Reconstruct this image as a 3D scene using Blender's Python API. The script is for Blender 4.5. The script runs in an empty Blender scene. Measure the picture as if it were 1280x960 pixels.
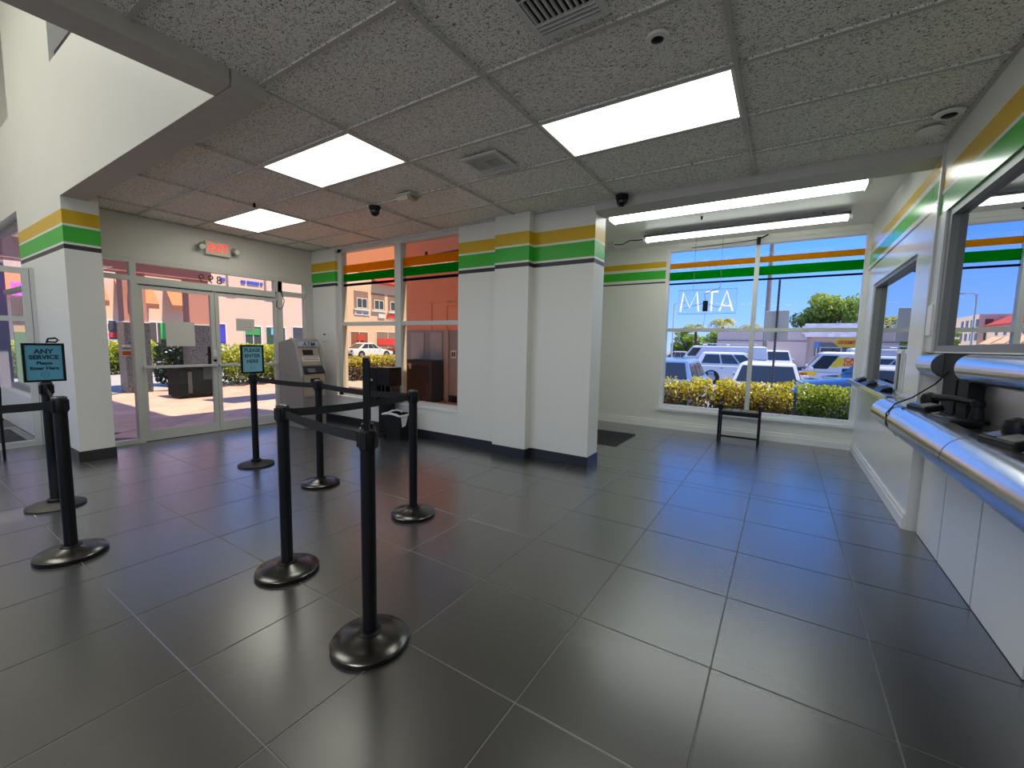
import bpy, bmesh, math, random
import numpy as np
from mathutils import Vector, Matrix
random.seed(7); RNG = np.random.default_rng(7)
SC = bpy.context.scene
COL = SC.collection
R = math.radians

# ------------------------------------------------------------------ camera, sky, sun, exposure
YAW, PITCH, ROLL, FPX, CH = .5687282, .0952519, .0201422, 527.657, 1.38
cam = bpy.data.cameras.new('camera'); cam.sensor_width = 36; cam.lens = 36 * FPX / 1280
cam.clip_start = .05; cam.clip_end = 600
camo = bpy.data.objects.new('camera', cam); COL.objects.link(camo)
_f = Vector((-math.sin(YAW) * math.cos(PITCH), math.cos(YAW) * math.cos(PITCH), -math.sin(PITCH)))
_r = Vector((math.cos(YAW), math.sin(YAW), 0)); _u = _r.cross(_f)
_r2 = _r * math.cos(ROLL) + _u * math.sin(ROLL); _u2 = _u * math.cos(ROLL) - _r * math.sin(ROLL)
_m = Matrix((_r2, _u2, -_f)).transposed().to_4x4(); _m.translation = (0, 0, CH)
camo.matrix_world = _m
SC.camera = camo

W = bpy.data.worlds.new('sky'); SC.world = W; W.use_nodes = True
wn = W.node_tree.nodes; bg = wn['Background']
tc = wn.new('ShaderNodeTexCoord'); sx_ = wn.new('ShaderNodeSeparateXYZ'); rm_ = wn.new('ShaderNodeValToRGB')    # clear sky by height alone
_e = rm_.color_ramp.elements; _e[0].position = .0; _e[0].color = (.50, .76, 1.25, 1); _e[1].position = 1.0; _e[1].color = (.07, .26, .90, 1)
for _p, _c in ((.06, (.34, .66, 1.45, 1)), (.20, (.16, .49, 1.55, 1)), (.5, (.10, .36, 1.20, 1))):
    _k = _e.new(_p); _k.color = _c
_l = W.node_tree.links; _l.new(tc.outputs['Generated'], sx_.inputs[0]); _l.new(sx_.outputs['Z'], rm_.inputs['Fac']); _l.new(rm_.outputs[0], bg.inputs[0]); bg.inputs[1].default_value = 1.0
sun = bpy.data.lights.new('sun', 'SUN'); sun.energy = 6.4; sun.angle = R(.6); sun.color = (1, .93, .82)
suno = bpy.data.objects.new('sun', sun); COL.objects.link(suno)
suno.rotation_euler = Vector((.46, .10, .88)).to_track_quat('Z', 'Y').to_euler(); suno.location = (30, 0, 40)
def area(name, loc, sx, sy, power, col=(1, 1, .95), rot=(0, 0, 0)):
    l = bpy.data.lights.new(name, 'AREA'); l.shape = 'RECTANGLE'; l.size = sx; l.size_y = sy; l.energy = power; l.color = col
    o = bpy.data.objects.new(name, l); COL.objects.link(o); o.location = loc; o.rotation_euler = rot; return o
# unseen fill lights, added: one over the atrium, two standing in for panels behind
area('atrium_fill', (-6.5, -.9, 5.85), 4.5, 1.4, 128, (1, .985, .88))
area('back_fill', (-1.5, -1.3, 2.85), 1.2, .6, 42, (1, .98, .86)); area('back_fill', (-.3, -2.0, 2.85), 1.2, .6, 42, (1, .98, .86))
PANEL_L, STRIP_L = 6.5, 11.0            # ceiling diffusers and tubes
vs = SC.view_settings; vs.view_transform = 'Standard'; vs.look = 'None'; vs.gamma = 1; vs.use_curve_mapping = False
vs.exposure = 0.0

# ------------------------------------------------------------------ materials
def S(*c):
    """sRGB 0-255 to linear"""
    return tuple((v / 255 / 12.92) if v / 255 <= .04045 else ((v / 255 + .055) / 1.055) ** 2.4 for v in c) + (1,)
MATS = {}
def mat(name, col, rough=.5, metal=0., var=0., scale=8., bump=0., bscale=60., spec=.5, ior=1.5, emit=None, es=0., coat=0., island=0., objvar=0.):
    if name in MATS: return MATS[name]
    m = bpy.data.materials.new(name); m.use_nodes = True; MATS[name] = m
    t = m.node_tree; n = t.nodes; l = t.links; p = n['Principled BSDF']
    p.inputs['Base Color'].default_value = col; p.inputs['Roughness'].default_value = rough; p.inputs['Metallic'].default_value = metal
    p.inputs['IOR'].default_value = ior; p.inputs['Specular IOR Level'].default_value = spec
    p.inputs['Coat Weight'].default_value = coat
    if emit: p.inputs['Emission Color'].default_value = emit; p.inputs['Emission Strength'].default_value = es
    src = None
    if var or island or objvar:
        g = n.new('ShaderNodeNewGeometry')
        hsv = n.new('ShaderNodeHueSaturation'); hsv.inputs['Color'].default_value = col
        if var:
            tx = n.new('ShaderNodeTexNoise'); tx.inputs['Scale'].default_value = scale; tx.inputs['Detail'].default_value = 4
            l.new(g.outputs['Position'], tx.inputs['Vector']); src = tx.outputs['Fac']; a = var
        elif island: src = g.outputs['Random Per Island']; a = island
        else:
            oi = n.new('ShaderNodeObjectInfo'); src = oi.outputs['Random']; a = objvar
        mr = n.new('ShaderNodeMapRange'); mr.inputs['To Min'].default_value = 1 - a; mr.inputs['To Max'].default_value = 1 + a
        l.new(src, mr.inputs['Value']); l.new(mr.outputs[0], hsv.inputs['Value']); l.new(hsv.outputs[0], p.inputs['Base Color'])
    if bump:
        g2 = n.new('ShaderNodeNewGeometry'); tb = n.new('ShaderNodeTexNoise'); tb.inputs['Scale'].default_value = bscale; tb.inputs['Detail'].default_value = 3
        bp = n.new('ShaderNodeBump'); bp.inputs['Strength'].default_value = bump; bp.inputs['Distance'].default_value = .01
        l.new(g2.outputs['Position'], tb.inputs['Vector']); l.new(tb.outputs['Fac'], bp.inputs['Height']); l.new(bp.outputs[0], p.inputs['Normal'])
    return m

def ramp_mat(name, stops, axis='Z', lo=0., hi=1., rough=.5, base='position', island=False):
    """paint that changes with world height, constant bands"""
    m = bpy.data.materials.new(name); m.use_nodes = True; MATS[name] = m
    t = m.node_tree; n = t.nodes; l = t.links; p = n['Principled BSDF']; p.inputs['Roughness'].default_value = rough
    g = n.new('ShaderNodeNewGeometry'); sp = n.new('ShaderNodeSeparateXYZ'); mr = n.new('ShaderNodeMapRange'); cr = n.new('ShaderNodeValToRGB')
    mr.inputs['From Min'].default_value = lo; mr.inputs['From Max'].default_value = hi
    cr.color_ramp.interpolation = 'CONSTANT'
    e = cr.color_ramp.elements
    while len(e) > 1: e.remove(e[0])
    e[0].position = 0; e[0].color = stops[0][1]
    for z, c in stops[1:]:
        k = e.new((z - lo) / (hi - lo)); k.color = c
    l.new(g.outputs['Position'], sp.inputs[0]); l.new(sp.outputs[axis], mr.inputs['Value']); l.new(mr.outputs[0], cr.inputs['Fac']); l.new(cr.outputs[0], p.inputs['Base Color'])
    return m

def glass(name, tint=(1, 1, 1, 1), ior=1.45, k=1.0):
    m = bpy.data.materials.new(name); m.use_nodes = True; MATS[name] = m
    t = m.node_tree; n = t.nodes; l = t.links; n.remove(n['Principled BSDF'])
    tr = n.new('ShaderNodeBsdfTransparent'); tr.inputs[0].default_value = tint
    gl = n.new('ShaderNodeBsdfGlossy'); gl.inputs['Roughness'].default_value = .0
    fr = n.new('ShaderNodeFresnel'); fr.inputs['IOR'].default_value = ior
    gb = n.new('ShaderNodeNewGeometry'); fm = n.new('ShaderNodeMath'); fm.operation = 'MULTIPLY_ADD'; fm.use_clamp = True    # no reflection when leaving the pane
    iv = n.new('ShaderNodeMath'); iv.operation = 'MULTIPLY'; iv.inputs[1].default_value = -1; l.new(gb.outputs['Backfacing'], iv.inputs[0])
    fm.inputs[1].default_value = 1; l.new(fr.outputs[0], fm.inputs[0]); l.new(iv.outputs[0], fm.inputs[2])
    mx = n.new('ShaderNodeMixShader'); l.new(fm.outputs[0], mx.inputs[0]); l.new(tr.outputs[0], mx.inputs[1]); l.new(gl.outputs[0], mx.inputs[2])
    l.new(mx.outputs[0], n['Material Output'].inputs[0]); return m

def film(name, col, trans=.25):
    m = bpy.data.materials.new(name); m.use_nodes = True; MATS[name] = m
    t = m.node_tree; n = t.nodes; l = t.links; n.remove(n['Principled BSDF'])
    tl = n.new('ShaderNodeBsdfTranslucent'); tl.inputs[0].default_value = col
    df = n.new('ShaderNodeBsdfDiffuse'); df.inputs[0].default_value = col
    tr = n.new('ShaderNodeBsdfTransparent'); tr.inputs[0].default_value = tuple(min(1, c * 1.3) for c in col[:3]) + (1,)
    a = n.new('ShaderNodeMixShader'); a.inputs[0].default_value = .35; l.new(tl.outputs[0], a.inputs[1]); l.new(df.outputs[0], a.inputs[2])
    b = n.new('ShaderNodeMixShader'); b.inputs[0].default_value = trans; l.new(a.outputs[0], b.inputs[1]); l.new(tr.outputs[0], b.inputs[2])
    l.new(b.outputs[0], n['Material Output'].inputs[0]); return m

WHITE = (.76, .755, .69, 1)
M_wall = mat('white_wall_paint', WHITE, .42, var=.03, scale=2.)
YEL, GRN, BLK = S(212, 172, 8), S(52, 178, 44), S(34, 34, 44)
M_stripe = ramp_mat('striped_wall_paint', [(0, WHITE), (2.252, BLK), (2.300, WHITE), (2.333, GRN), (2.505, WHITE), (2.527, YEL), (2.655, WHITE)], lo=0, hi=6, rough=.4)
M_stripe_gloss = ramp_mat('striped_gloss_paint', [(0, WHITE), (2.252, BLK), (2.300, WHITE), (2.333, GRN), (2.505, WHITE), (2.527, YEL), (2.655, WHITE)], lo=0, hi=6, rough=.22)
_bay = [(0, WHITE), (2.422, BLK), (2.457, WHITE), (2.490, GRN), (2.640, WHITE), (2.675, YEL), (2.782, WHITE)]
M_stripe_bay = ramp_mat('striped_bay_paint', _bay, lo=0, hi=6, rough=.4); M_stripe_bayg = ramp_mat('striped_bay_gloss', _bay, lo=0, hi=6, rough=.2)
M_gloss = mat('white_gloss_panel', (.72, .74, .74, 1), .25)
M_alu = mat('painted_aluminium_frame', (.60, .61, .57, 1), .4)
M_white = mat('white_enamel', (.78, .78, .75, 1), .4)
M_offwhite = mat('cream_plastic', S(205, 200, 180), .5)
M_black = mat('black_metal', (.005, .005, .006, 1), .38, spec=.22)
M_blackp = mat('black_plastic', (.006, .006, .007, 1), .5, spec=.25)
M_belt = mat('black_webbing', (.007, .008, .010, 1), .85, bump=.2, bscale=400)
M_gunmetal = mat('brushed_dark_metal', (.10, .098, .095, 1), .24, metal=1., bump=.03, bscale=300)
M_steel = mat('stainless_steel', (.66, .67, .68, 1), .2, metal=1., bump=.06, bscale=9)
M_steelflat = mat('brushed_steel_panel', (.62, .62, .62, 1), .32, metal=.85)
def m_floor():
    """honed porcelain: matt when looked down on, strongly glossy at a shallow angle"""
    m = bpy.data.materials.new('charcoal_porcelain'); m.use_nodes = True
    t = m.node_tree; n = t.nodes; l = t.links; p = n['Principled BSDF']
    p.inputs['Roughness'].default_value = .6; p.inputs['Specular IOR Level'].default_value = .2
    oi = n.new('ShaderNodeObjectInfo'); h = n.new('ShaderNodeHueSaturation'); h.inputs['Color'].default_value = (.031, .0305, .028, 1)
    mr = n.new('ShaderNodeMapRange'); mr.inputs['To Min'].default_value = .88; mr.inputs['To Max'].default_value = 1.12
    l.new(oi.outputs['Random'], mr.inputs['Value']); l.new(mr.outputs[0], h.inputs['Value']); l.new(h.outputs[0], p.inputs['Base Color'])
    g = n.new('ShaderNodeBsdfGlossy'); g.inputs['Roughness'].default_value = .27
    lw = n.new('ShaderNodeLayerWeight'); pw = n.new('ShaderNodeMath'); pw.operation = 'POWER'; pw.inputs[1].default_value = 2.4
    ma = n.new('ShaderNodeMath'); ma.operation = 'MULTIPLY_ADD'; ma.inputs[1].default_value = 1.02; ma.inputs[2].default_value = .045; ma.use_clamp = True
    l.new(lw.outputs['Facing'], pw.inputs[0]); l.new(pw.outputs[0], ma.inputs[0])
    mn = n.new('ShaderNodeMath'); mn.operation = 'MINIMUM'; mn.inputs[1].default_value = .62; l.new(ma.outputs[0], mn.inputs[0])
    mx = n.new('ShaderNodeMixShader'); l.new(mn.outputs[0], mx.inputs[0]); l.new(p.outputs[0], mx.inputs[1]); l.new(g.outputs[0], mx.inputs[2]); l.new(mx.outputs[0], n['Material Output'].inputs[0])
    return m
M_floor = m_floor()
M_grout = mat('grey_grout', (.15, .15, .145, 1), .8)
M_basetile = mat('dark_base_tile', (.022, .022, .024, 1), .35)
M_grid = mat('ceiling_grid_metal', (.50, .49, .45, 1), .45)
M_rub = mat('rubber_mat', (.02, .02, .022, 1), .8)
M_lit = mat('lit_acrylic', (.8, .85, .8, 1), .4, emit=(1, 1, .88, 1), es=PANEL_L)
M_tube = mat('lit_tube', (.8, .85, .8, 1), .4, emit=(.95, 1, .94, 1), es=STRIP_L)
M_glass = glass('clear_glass', ior=1.12)
M_glassw = glass('amber_tinted_glass', (1, .90, .74, 1))
M_glassd = glass('warm_clear_glass', (1, .95, .9, 1))
M_filmY, M_filmG, M_filmB = film('orange_vinyl', (.85, .42, .01, 1), .3), film('green_vinyl', (.0, .42, .02, 1), .12), film('navy_vinyl', (.01, .015, .06, 1), .12)
M_terra = mat('terracotta_stucco', S(214, 152, 122), .85, var=.06, bump=.2)
M_pink = mat('pink_brown_stucco', S(186, 134, 118), .85, var=.06, bump=.2)

def m_ceiling():
    m = bpy.data.materials.new('fissured_ceiling_tile'); m.use_nodes = True
    t = m.node_tree; n = t.nodes; l = t.links; p = n['Principled BSDF']; p.inputs['Roughness'].default_value = .9
    g = n.new('ShaderNodeNewGeometry'); oi = n.new('ShaderNodeObjectInfo')
    mp = n.new('ShaderNodeMapping'); mp.inputs['Scale'].default_value = (1, 1.6, 1)
    nz = n.new('ShaderNodeTexNoise'); nz.inputs['Scale'].default_value = 70; nz.inputs['Detail'].default_value = 1.5; nz.inputs['Distortion'].default_value = 1.6
    cr = n.new('ShaderNodeValToRGB'); e = cr.color_ramp.elements
    e[0].position = .385; e[0].color = (.13, .125, .11, 1); e[1].position = .425; e[1].color = (.90, .885, .83, 1)
    l.new(g.outputs['Position'], mp.inputs[0]); l.new(mp.outputs[0], nz.inputs['Vector']); l.new(nz.outputs['Fac'], cr.inputs['Fac']); l.new(cr.outputs[0], p.inputs['Base Color'])
    b = n.new('ShaderNodeBump'); b.inputs['Strength'].default_value = .5; b.inputs['Distance'].default_value = .004
    l.new(nz.outputs['Fac'], b.inputs['Height']); l.new(b.outputs[0], p.inputs['Normal'])
    return m
M_ctile = m_ceiling()

def m_leaf(name, stops, lo, hi, rough=.5):
    """leaf colours: yellow new growth tops the gold shrubs, other plants turn paler upwards, every leaf varies"""
    m = bpy.data.materials.new(name); m.use_nodes = True
    t = m.node_tree; n = t.nodes; l = t.links; p = n['Principled BSDF']; p.inputs['Roughness'].default_value = rough
    g = n.new('ShaderNodeNewGeometry'); sp = n.new('ShaderNodeSeparateXYZ'); mr = n.new('ShaderNodeMapRange')
    mr.inputs['From Min'].default_value = lo; mr.inputs['From Max'].default_value = hi
    ad = n.new('ShaderNodeMath'); ad.operation = 'MULTIPLY_ADD'; ad.inputs[1].default_value = .55
    cr = n.new('ShaderNodeValToRGB'); e = cr.color_ramp.elements
    e[0].position = stops[0][0]; e[0].color = stops[0][1]; e[1].position = stops[-1][0]; e[1].color = stops[-1][1]
    for q, c in stops[1:-1]:
        k = e.new(q); k.color = c
    sb = n.new('ShaderNodeMath'); sb.operation = 'SUBTRACT'; sb.inputs[1].default_value = .27
    l.new(g.outputs['Position'], sp.inputs[0]); l.new(sp.outputs['Z'], mr.inputs['Value'])
    l.new(g.outputs['Random Per Island'], ad.inputs[0]); l.new(mr.outputs[0], ad.inputs[2]); l.new(ad.outputs[0], sb.inputs[0]); l.new(sb.outputs[0], cr.inputs['Fac'])
    l.new(cr.outputs[0], p.inputs['Base Color'])
    tl = n.new('ShaderNodeBsdfTranslucent'); l.new(cr.outputs[0], tl.inputs[0])
    mx = n.new('ShaderNodeMixShader'); mx.inputs[0].default_value = .35
    l.new(p.outputs[0], mx.inputs[1]); l.new(tl.outputs[0], mx.inputs[2]); l.new(mx.outputs[0], n['Material Output'].inputs[0])
    return m

def m_mirror():
    m = bpy.data.materials.new('mirrored_security_glass'); m.use_nodes = True
    t = m.node_tree; n = t.nodes; l = t.links; n.remove(n['Principled BSDF'])
    gl = n.new('ShaderNodeBsdfGlossy'); gl.inputs['Roughness'].default_value = .0; gl.inputs['Color'].default_value = (.86, .88, .9, 1)
    tr = n.new('ShaderNodeBsdfTransparent'); tr.inputs[0].default_value = (.25, .26, .27, 1)
    mx = n.new('ShaderNodeMixShader'); mx.inputs[0].default_value = .22
    l.new(gl.outputs[0], mx.inputs[1]); l.new(tr.outputs[0], mx.inputs[2]); l.new(mx.outputs[0], n['Material Output'].inputs[0]); return m
M_mirror = m_mirror()

# ------------------------------------------------------------------ mesh helpers
class MB:
    def __init__(s): s.v = []; s.f = []
    def add(s, vs, fs):
        k = len(s.v); s.v += [tuple(v) for v in vs]; s.f += [tuple(k + i for i in f) for f in fs]; return s
    def box(s, x0, x1, y0, y1, z0, z1):
        if x0 > x1: x0, x1 = x1, x0
        if y0 > y1: y0, y1 = y1, y0
        if z0 > z1: z0, z1 = z1, z0
        return s.add([(x0, y0, z0), (x1, y0, z0), (x1, y1, z0), (x0, y1, z0), (x0, y0, z1), (x1, y0, z1), (x1, y1, z1), (x0, y1, z1)],
                     [(0, 3, 2, 1), (4, 5, 6, 7), (0, 1, 5, 4), (1, 2, 6, 5), (2, 3, 7, 6), (3, 0, 4, 7)])
    def obox(s, c, size, rz=0, rx=0, ry=0):
        m = Matrix.Rotation(rz, 3, 'Z') @ Matrix.Rotation(ry, 3, 'Y') @ Matrix.Rotation(rx, 3, 'X')
        hx, hy, hz = [q / 2 for q in size]
        vs = [Vector(c) + m @ Vector((a * hx, b * hy, d * hz)) for d in (-1, 1) for a, b in ((-1, -1), (1, -1), (1, 1), (-1, 1))]
        return s.add(vs, [(0, 3, 2, 1), (4, 5, 6, 7), (0, 1, 5, 4), (1, 2, 6, 5), (2, 3, 7, 6), (3, 0, 4, 7)])
    def cyl(s, a, b, r, r2=None, n=16, cap=True):
        a = Vector(a); b = Vector(b); r2 = r if r2 is None else r2
        d = (b - a).normalized(); u = d.orthogonal().normalized(); w = d.cross(u)
        ring = [(math.cos(2 * math.pi * i / n), math.sin(2 * math.pi * i / n)) for i in range(n)]
        vs = [a + (u * c + w * q) * r for c, q in ring] + [b + (u * c + w * q) * r2 for c, q in ring]
        fs = [(i, (i + 1) % n, n + (i + 1) % n, n + i) for i in range(n)]
        if cap: fs += [tuple(range(n - 1, -1, -1)), tuple(range(n, 2 * n))]
        return s.add(vs, fs)
    def tube(s, pts, r, n=8, closed=False):
        P = [Vector(p) for p in pts]; N = len(P); vs = []; fs = []
        u = None
        for i, p in enumerate(P):
            if closed: d = P[(i + 1) % N] - P[i - 1]
            else: d = P[min(i + 1, N - 1)] - P[max(i - 1, 0)]
            d.normalize()
            if u is None: u = d.orthogonal().normalized()
            u = (u - d * u.dot(d)).normalized(); w = d.cross(u)
            rr = r[i] if isinstance(r, (list, tuple)) else r
            vs += [p + (u * math.cos(2 * math.pi * k / n) + w * math.sin(2 * math.pi * k / n)) * rr for k in range(n)]
        for i in range(N if closed else N - 1):
            j = (i + 1) % N
            fs += [(i * n + k, i * n + (k + 1) % n, j * n + (k + 1) % n, j * n + k) for k in range(n)]
        if not closed: fs += [tuple(range(n - 1, -1, -1)), tuple(range((N - 1) * n, N * n))]
        return s.add(vs, fs)
    def lathe(s, prof, c=(0, 0, 0), n=32, axis='Z'):
        vs = []
        for r, z in prof:
            for k in range(n):
                a = 2 * math.pi * k / n; x, y = r * math.cos(a), r * math.sin(a)
                v = {'Z': (x, y, z), 'Y': (x, z, y), 'X': (z, x, y)}[axis]
                vs.append((c[0] + v[0], c[1] + v[1], c[2] + v[2]))
        m = len(prof)
        fs = [(i * n + k, i * n + (k + 1) % n, (i + 1) * n + (k + 1) % n, (i + 1) * n + k) for i in range(m - 1) for k in range(n)]
        fs += [tuple(range(n - 1, -1, -1)), tuple(range((m - 1) * n, m * n))]
        return s.add(vs, fs)
    def prism(s, pts, d):
        """extrude polygon pts by vector d"""
        P = [Vector(p) for p in pts]; d = Vector(d); n = len(P)
        return s.add(P + [p + d for p in P], [tuple(range(n - 1, -1, -1)), tuple(range(n, 2 * n))] + [(i, (i + 1) % n, n + (i + 1) % n, n + i) for i in range(n)])
    def loft(s, rings, cap=True):
        n = len(rings[0]); vs = [p for r in rings for p in r]
        fs = [(i * n + k, i * n + (k + 1) % n, (i + 1) * n + (k + 1) % n, (i + 1) * n + k) for i in range(len(rings) - 1) for k in range(n)]
        if cap: fs += [tuple(range(n - 1, -1, -1)), tuple(range((len(rings) - 1) * n, len(rings) * n))]
        return s.add(vs, fs)
    def mesh(s, name, m, smooth=False, fix=True):
        me = bpy.data.meshes.new(name); me.from_pydata(s.v, [], s.f)
        if fix:
            b = bmesh.new(); b.from_mesh(me); bmesh.ops.recalc_face_normals(b, faces=b.faces); b.to_mesh(me); b.free()
        if m: me.materials.append(m)
        if smooth:
            me.polygons.foreach_set('use_smooth', [True] * len(me.polygons))
            if hasattr(me, 'set_sharp_from_angle'): me.set_sharp_from_angle(angle=R(38))
        return me
    def build(s, name, m, parent=None, smooth=False, bevel=0.):
        wo = world_of(parent) if parent else Vector((0, 0, 0))
        s.v = [(v[0] - wo.x, v[1] - wo.y, v[2] - wo.z) for v in s.v]
        o = bpy.data.objects.new(name, s.mesh(name, m, smooth)); COL.objects.link(o); o.parent = parent
        if bevel:
            b = o.modifiers.new('bevel', 'BEVEL'); b.width = bevel; b.segments = 2; b.limit_method = 'ANGLE'; b.harden_normals = False
        return o
def world_of(o):
    v = Vector((0, 0, 0))
    while o: v += o.location; o = o.parent
    return v
def bx(*a): return MB().box(*a)
def tag(o, label=None, cat=None, group=None, kind=None):
    if label: o['label'] = label
    if cat: o['category'] = cat
    if group: o['group'] = group
    if kind: o['kind'] = kind
    return o
def thing(name, label, cat, loc, group=None):
    o = bpy.data.objects.new(name, None); o.empty_display_size = .1; COL.objects.link(o); o.location = loc
    return tag(o, label, cat, group)
def struct(name, mb, m, parent=None, **k):
    o = mb.build(name, m, parent, **k); o['kind'] = 'structure'; return o
def inst(name, me, loc, parent=None, rz=0):
    o = bpy.data.objects.new(name, me); COL.objects.link(o)
    wo = world_of(parent) if parent else Vector((0, 0, 0))
    o.location = Vector(loc) - wo; o.parent = parent; o.rotation_euler = (0, 0, rz); return o
def kids(o): return [c for c in bpy.data.objects if c.parent == o]
def copy_tree(o, loc, rz=0):
    c = o.copy(); COL.objects.link(c); c.location = loc; c.rotation_euler = (0, 0, rz)
    for ch in kids(o):
        d = ch.copy(); COL.objects.link(d); d.parent = c
        for g in kids(ch):
            e = g.copy(); COL.objects.link(e); e.parent = d
    return c
def text(name, s, size, loc, face, m, parent=None, ext=.002, align='CENTER', bold=0., sx=1., rz=None):
    """lettering as a real thin solid; face = direction the letters look at"""
    cu = bpy.data.curves.new(name, 'FONT'); cu.body = s; cu.size = size; cu.extrude = ext; cu.align_x = align; cu.align_y = 'CENTER'; cu.offset = bold; cu.resolution_u = 3
    t = bpy.data.objects.new(name, cu); COL.objects.link(t)
    bpy.context.view_layer.update()
    me = bpy.data.meshes.new_from_object(t.evaluated_get(bpy.context.evaluated_depsgraph_get()))
    COL.objects.unlink(t); bpy.data.objects.remove(t)
    a = {'+x': 90, '-x': -90, '-y': 0, '+y': 180}.get(face, face)
    wo = world_of(parent) if parent else Vector((0, 0, 0))
    me.transform(Matrix.Translation(Vector(loc) - wo) @ Matrix.Rotation(R(a), 4, 'Z') @ Matrix.Rotation(R(90), 4, 'X') @ Matrix.Diagonal((sx, 1, 1, 1)))
    me.materials.clear(); me.materials.append(m)
    o = bpy.data.objects.new(name, me); COL.objects.link(o); o.parent = parent
    return o
def leaf_mesh(name, P, size, m, jitter=.4, flat=0., aspect=.5):
    """one rhombus leaf (two triangles, folded) per point of P"""
    n = len(P)
    d = RNG.normal(size=(n, 3)); d[:, 2] *= (1 - flat); d /= np.linalg.norm(d, axis=1)[:, None]
    q = RNG.normal(size=(n, 3)); q -= d * (q * d).sum(1)[:, None]; q /= np.linalg.norm(q, axis=1)[:, None]
    nn = np.cross(d, q)
    L = size * (1 + jitter * RNG.uniform(-1, 1, n))[:, None]
    a = P - d * L * .5; b = P + d * L * .5; w = q * L * aspect * .5; up = nn * L * .12
    V = np.stack([a, P + w + up, b, P - w + up], 1).reshape(-1, 3)
    me = bpy.data.meshes.new(name); me.vertices.add(4 * n); me.vertices.foreach_set('co', V.ravel().astype(np.float32))
    idx = np.arange(4 * n).reshape(-1, 4); F = np.stack([idx[:, [0, 1, 2]], idx[:, [0, 2, 3]]], 1).reshape(-1)
    me.loops.add(len(F)); me.loops.foreach_set('vertex_index', F.astype(np.int32))
    me.polygons.add(2 * n); me.polygons.foreach_set('loop_start', np.arange(0, 6 * n, 3, dtype=np.int32)); me.polygons.foreach_set('loop_total', np.full(2 * n, 3, np.int32))
    me.update(calc_edges=True); me.materials.append(m); return me
def leaves(name, P, size, m, parent, **k):
    wo = np.array(world_of(parent)) if parent else np.zeros(3)
    o = bpy.data.objects.new(name, leaf_mesh(name, P - wo, size, m, **k)); COL.objects.link(o); o.parent = parent; o['kind'] = 'stuff'
    return o

# ================================================================== SETTING
XR, XD, YW, YP = .885, -6.95, 7.40, 4.38     # teller wall, door wall, window wall, pillar wall
HC = 2.877
# ---- floor: every tile its own piece
fl = struct('floor', bx(-10.5, 1.05, -2.8, 7.55, -.20, -.002), M_grout)
TX, TY, OX, OY = .6096, .622, -1.392, 1.2886
def tile_mesh(w, d, ch=.0025, h=.012):
    m = MB(); x, y = w / 2, d / 2
    m.add([(-x, -y, -h), (x, -y, -h), (x, y, -h), (-x, y, -h), (-x, -y, -ch), (x, -y, -ch), (x, y, -ch), (-x, y, -ch),
           (-x + ch, -y + ch, 0), (x - ch, -y + ch, 0), (x - ch, y - ch, 0), (-x + ch, y - ch, 0)],
          [(8, 9, 10, 11)] + [(a, (a + 1) % 4, 4 + (a + 1) % 4, 4 + a) for a in range(4)] + [(4 + a, 4 + (a + 1) % 4, 8 + (a + 1) % 4, 8 + a) for a in range(4)])
    return m
TC = {}
def put_tile(x0, x1, y0, y1, name, parent, m, gap=.0016, z=0., ch=.0025, h=.012):
    w, d = round(x1 - x0 - 2 * gap, 4), round(y1 - y0 - 2 * gap, 4)
    if w < .02 or d < .02: return
    k = (w, d, m.name, h)
    if k not in TC: TC[k] = tile_mesh(w, d, ch, h).mesh(name, m)
    return inst(name, TC[k], ((x0 + x1) / 2, (y0 + y1) / 2, z), parent)
for i in range(-15, 5):
    for j in range(-7, 11):
        x0, x1, y0, y1 = OX + i * TX, OX + (i + 1) * TX, OY + j * TY, OY + (j + 1) * TY
        for a0, a1, b0, b1 in ((XD + .02, .96, -2.6, 4.52), (-9.6, XD + .02, -2.6, 1.24), (-3.2, .94, 4.52, YW)):
            c0, c1, d0, d1 = max(x0, a0), min(x1, a1), max(y0, b0), min(y1, b1)
            if c1 - c0 > .03 and d1 - d0 > .03: put_tile(c0, c1, d0, d1, 'tile', fl, M_floor)
# ---- ceiling: fissured boards in a metal grid
CX = [-1.5349 + 1.2192 * k for k in range(-4, 3)]; CY = [1.4246 + .6096 * k for k in range(-6, 6)]
ceil = struct('ceiling', MB().box(-6.95, 1.0, 1.47, 4.6, HC + .05, HC + .35).box(-2.75, 1.0, -2.6, 1.47, HC + .05, HC + .35), M_wall)
lights = {(3, 8): 0, (1, 7): 1, (-1, 8): 2}     # (column, row) of the light panels
xs = [XD] + CX[:-1] + [XR]; ys = CY + [YP]
ys = [y for y in ys if y < YP - .01] + [YP]
LIGHT_CELLS = [(-1.5349, 2.6438), (-3.9733, 2.0342), (-6.4117, 2.6438)]
for i in range(len(xs) - 1):
    for j in range(len(ys) - 1):
        x0, x1, y0, y1 = xs[i], xs[i + 1], ys[j], ys[j + 1]
        if x0 < -2.8 and y1 < 1.5: continue
        if any(abs(x0 - a) < .05 and abs(y0 - b) < .05 for a, b in LIGHT_CELLS): continue
        put_tile(x0, x1, y0, y1, 'ceiling_tile', ceil, M_ctile, gap=.004, z=HC + .018, h=.014)
for x in CX[:-1]:
    bx(x - .012, x + .012, (1.46 if x < -2.7 else -2.6), YP, HC, HC + .004).build('grid_bar', M_grid, ceil)
for y in CY:
    if -2.6 < y < YP: bx((XD if y > 1.5 else -2.75), XR, y - .012, y + .012, HC + .0005, HC + .0035).build('grid_bar', M_grid, ceil)
for a in ((XD, XR, YP - .022, YP), (XR - .022, XR, -2.6, YP), (XD, XD + .022, 1.47, YP)):
    bx(*a, HC - .001, HC + .003).build('edge_trim', M_grid, ceil)
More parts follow.
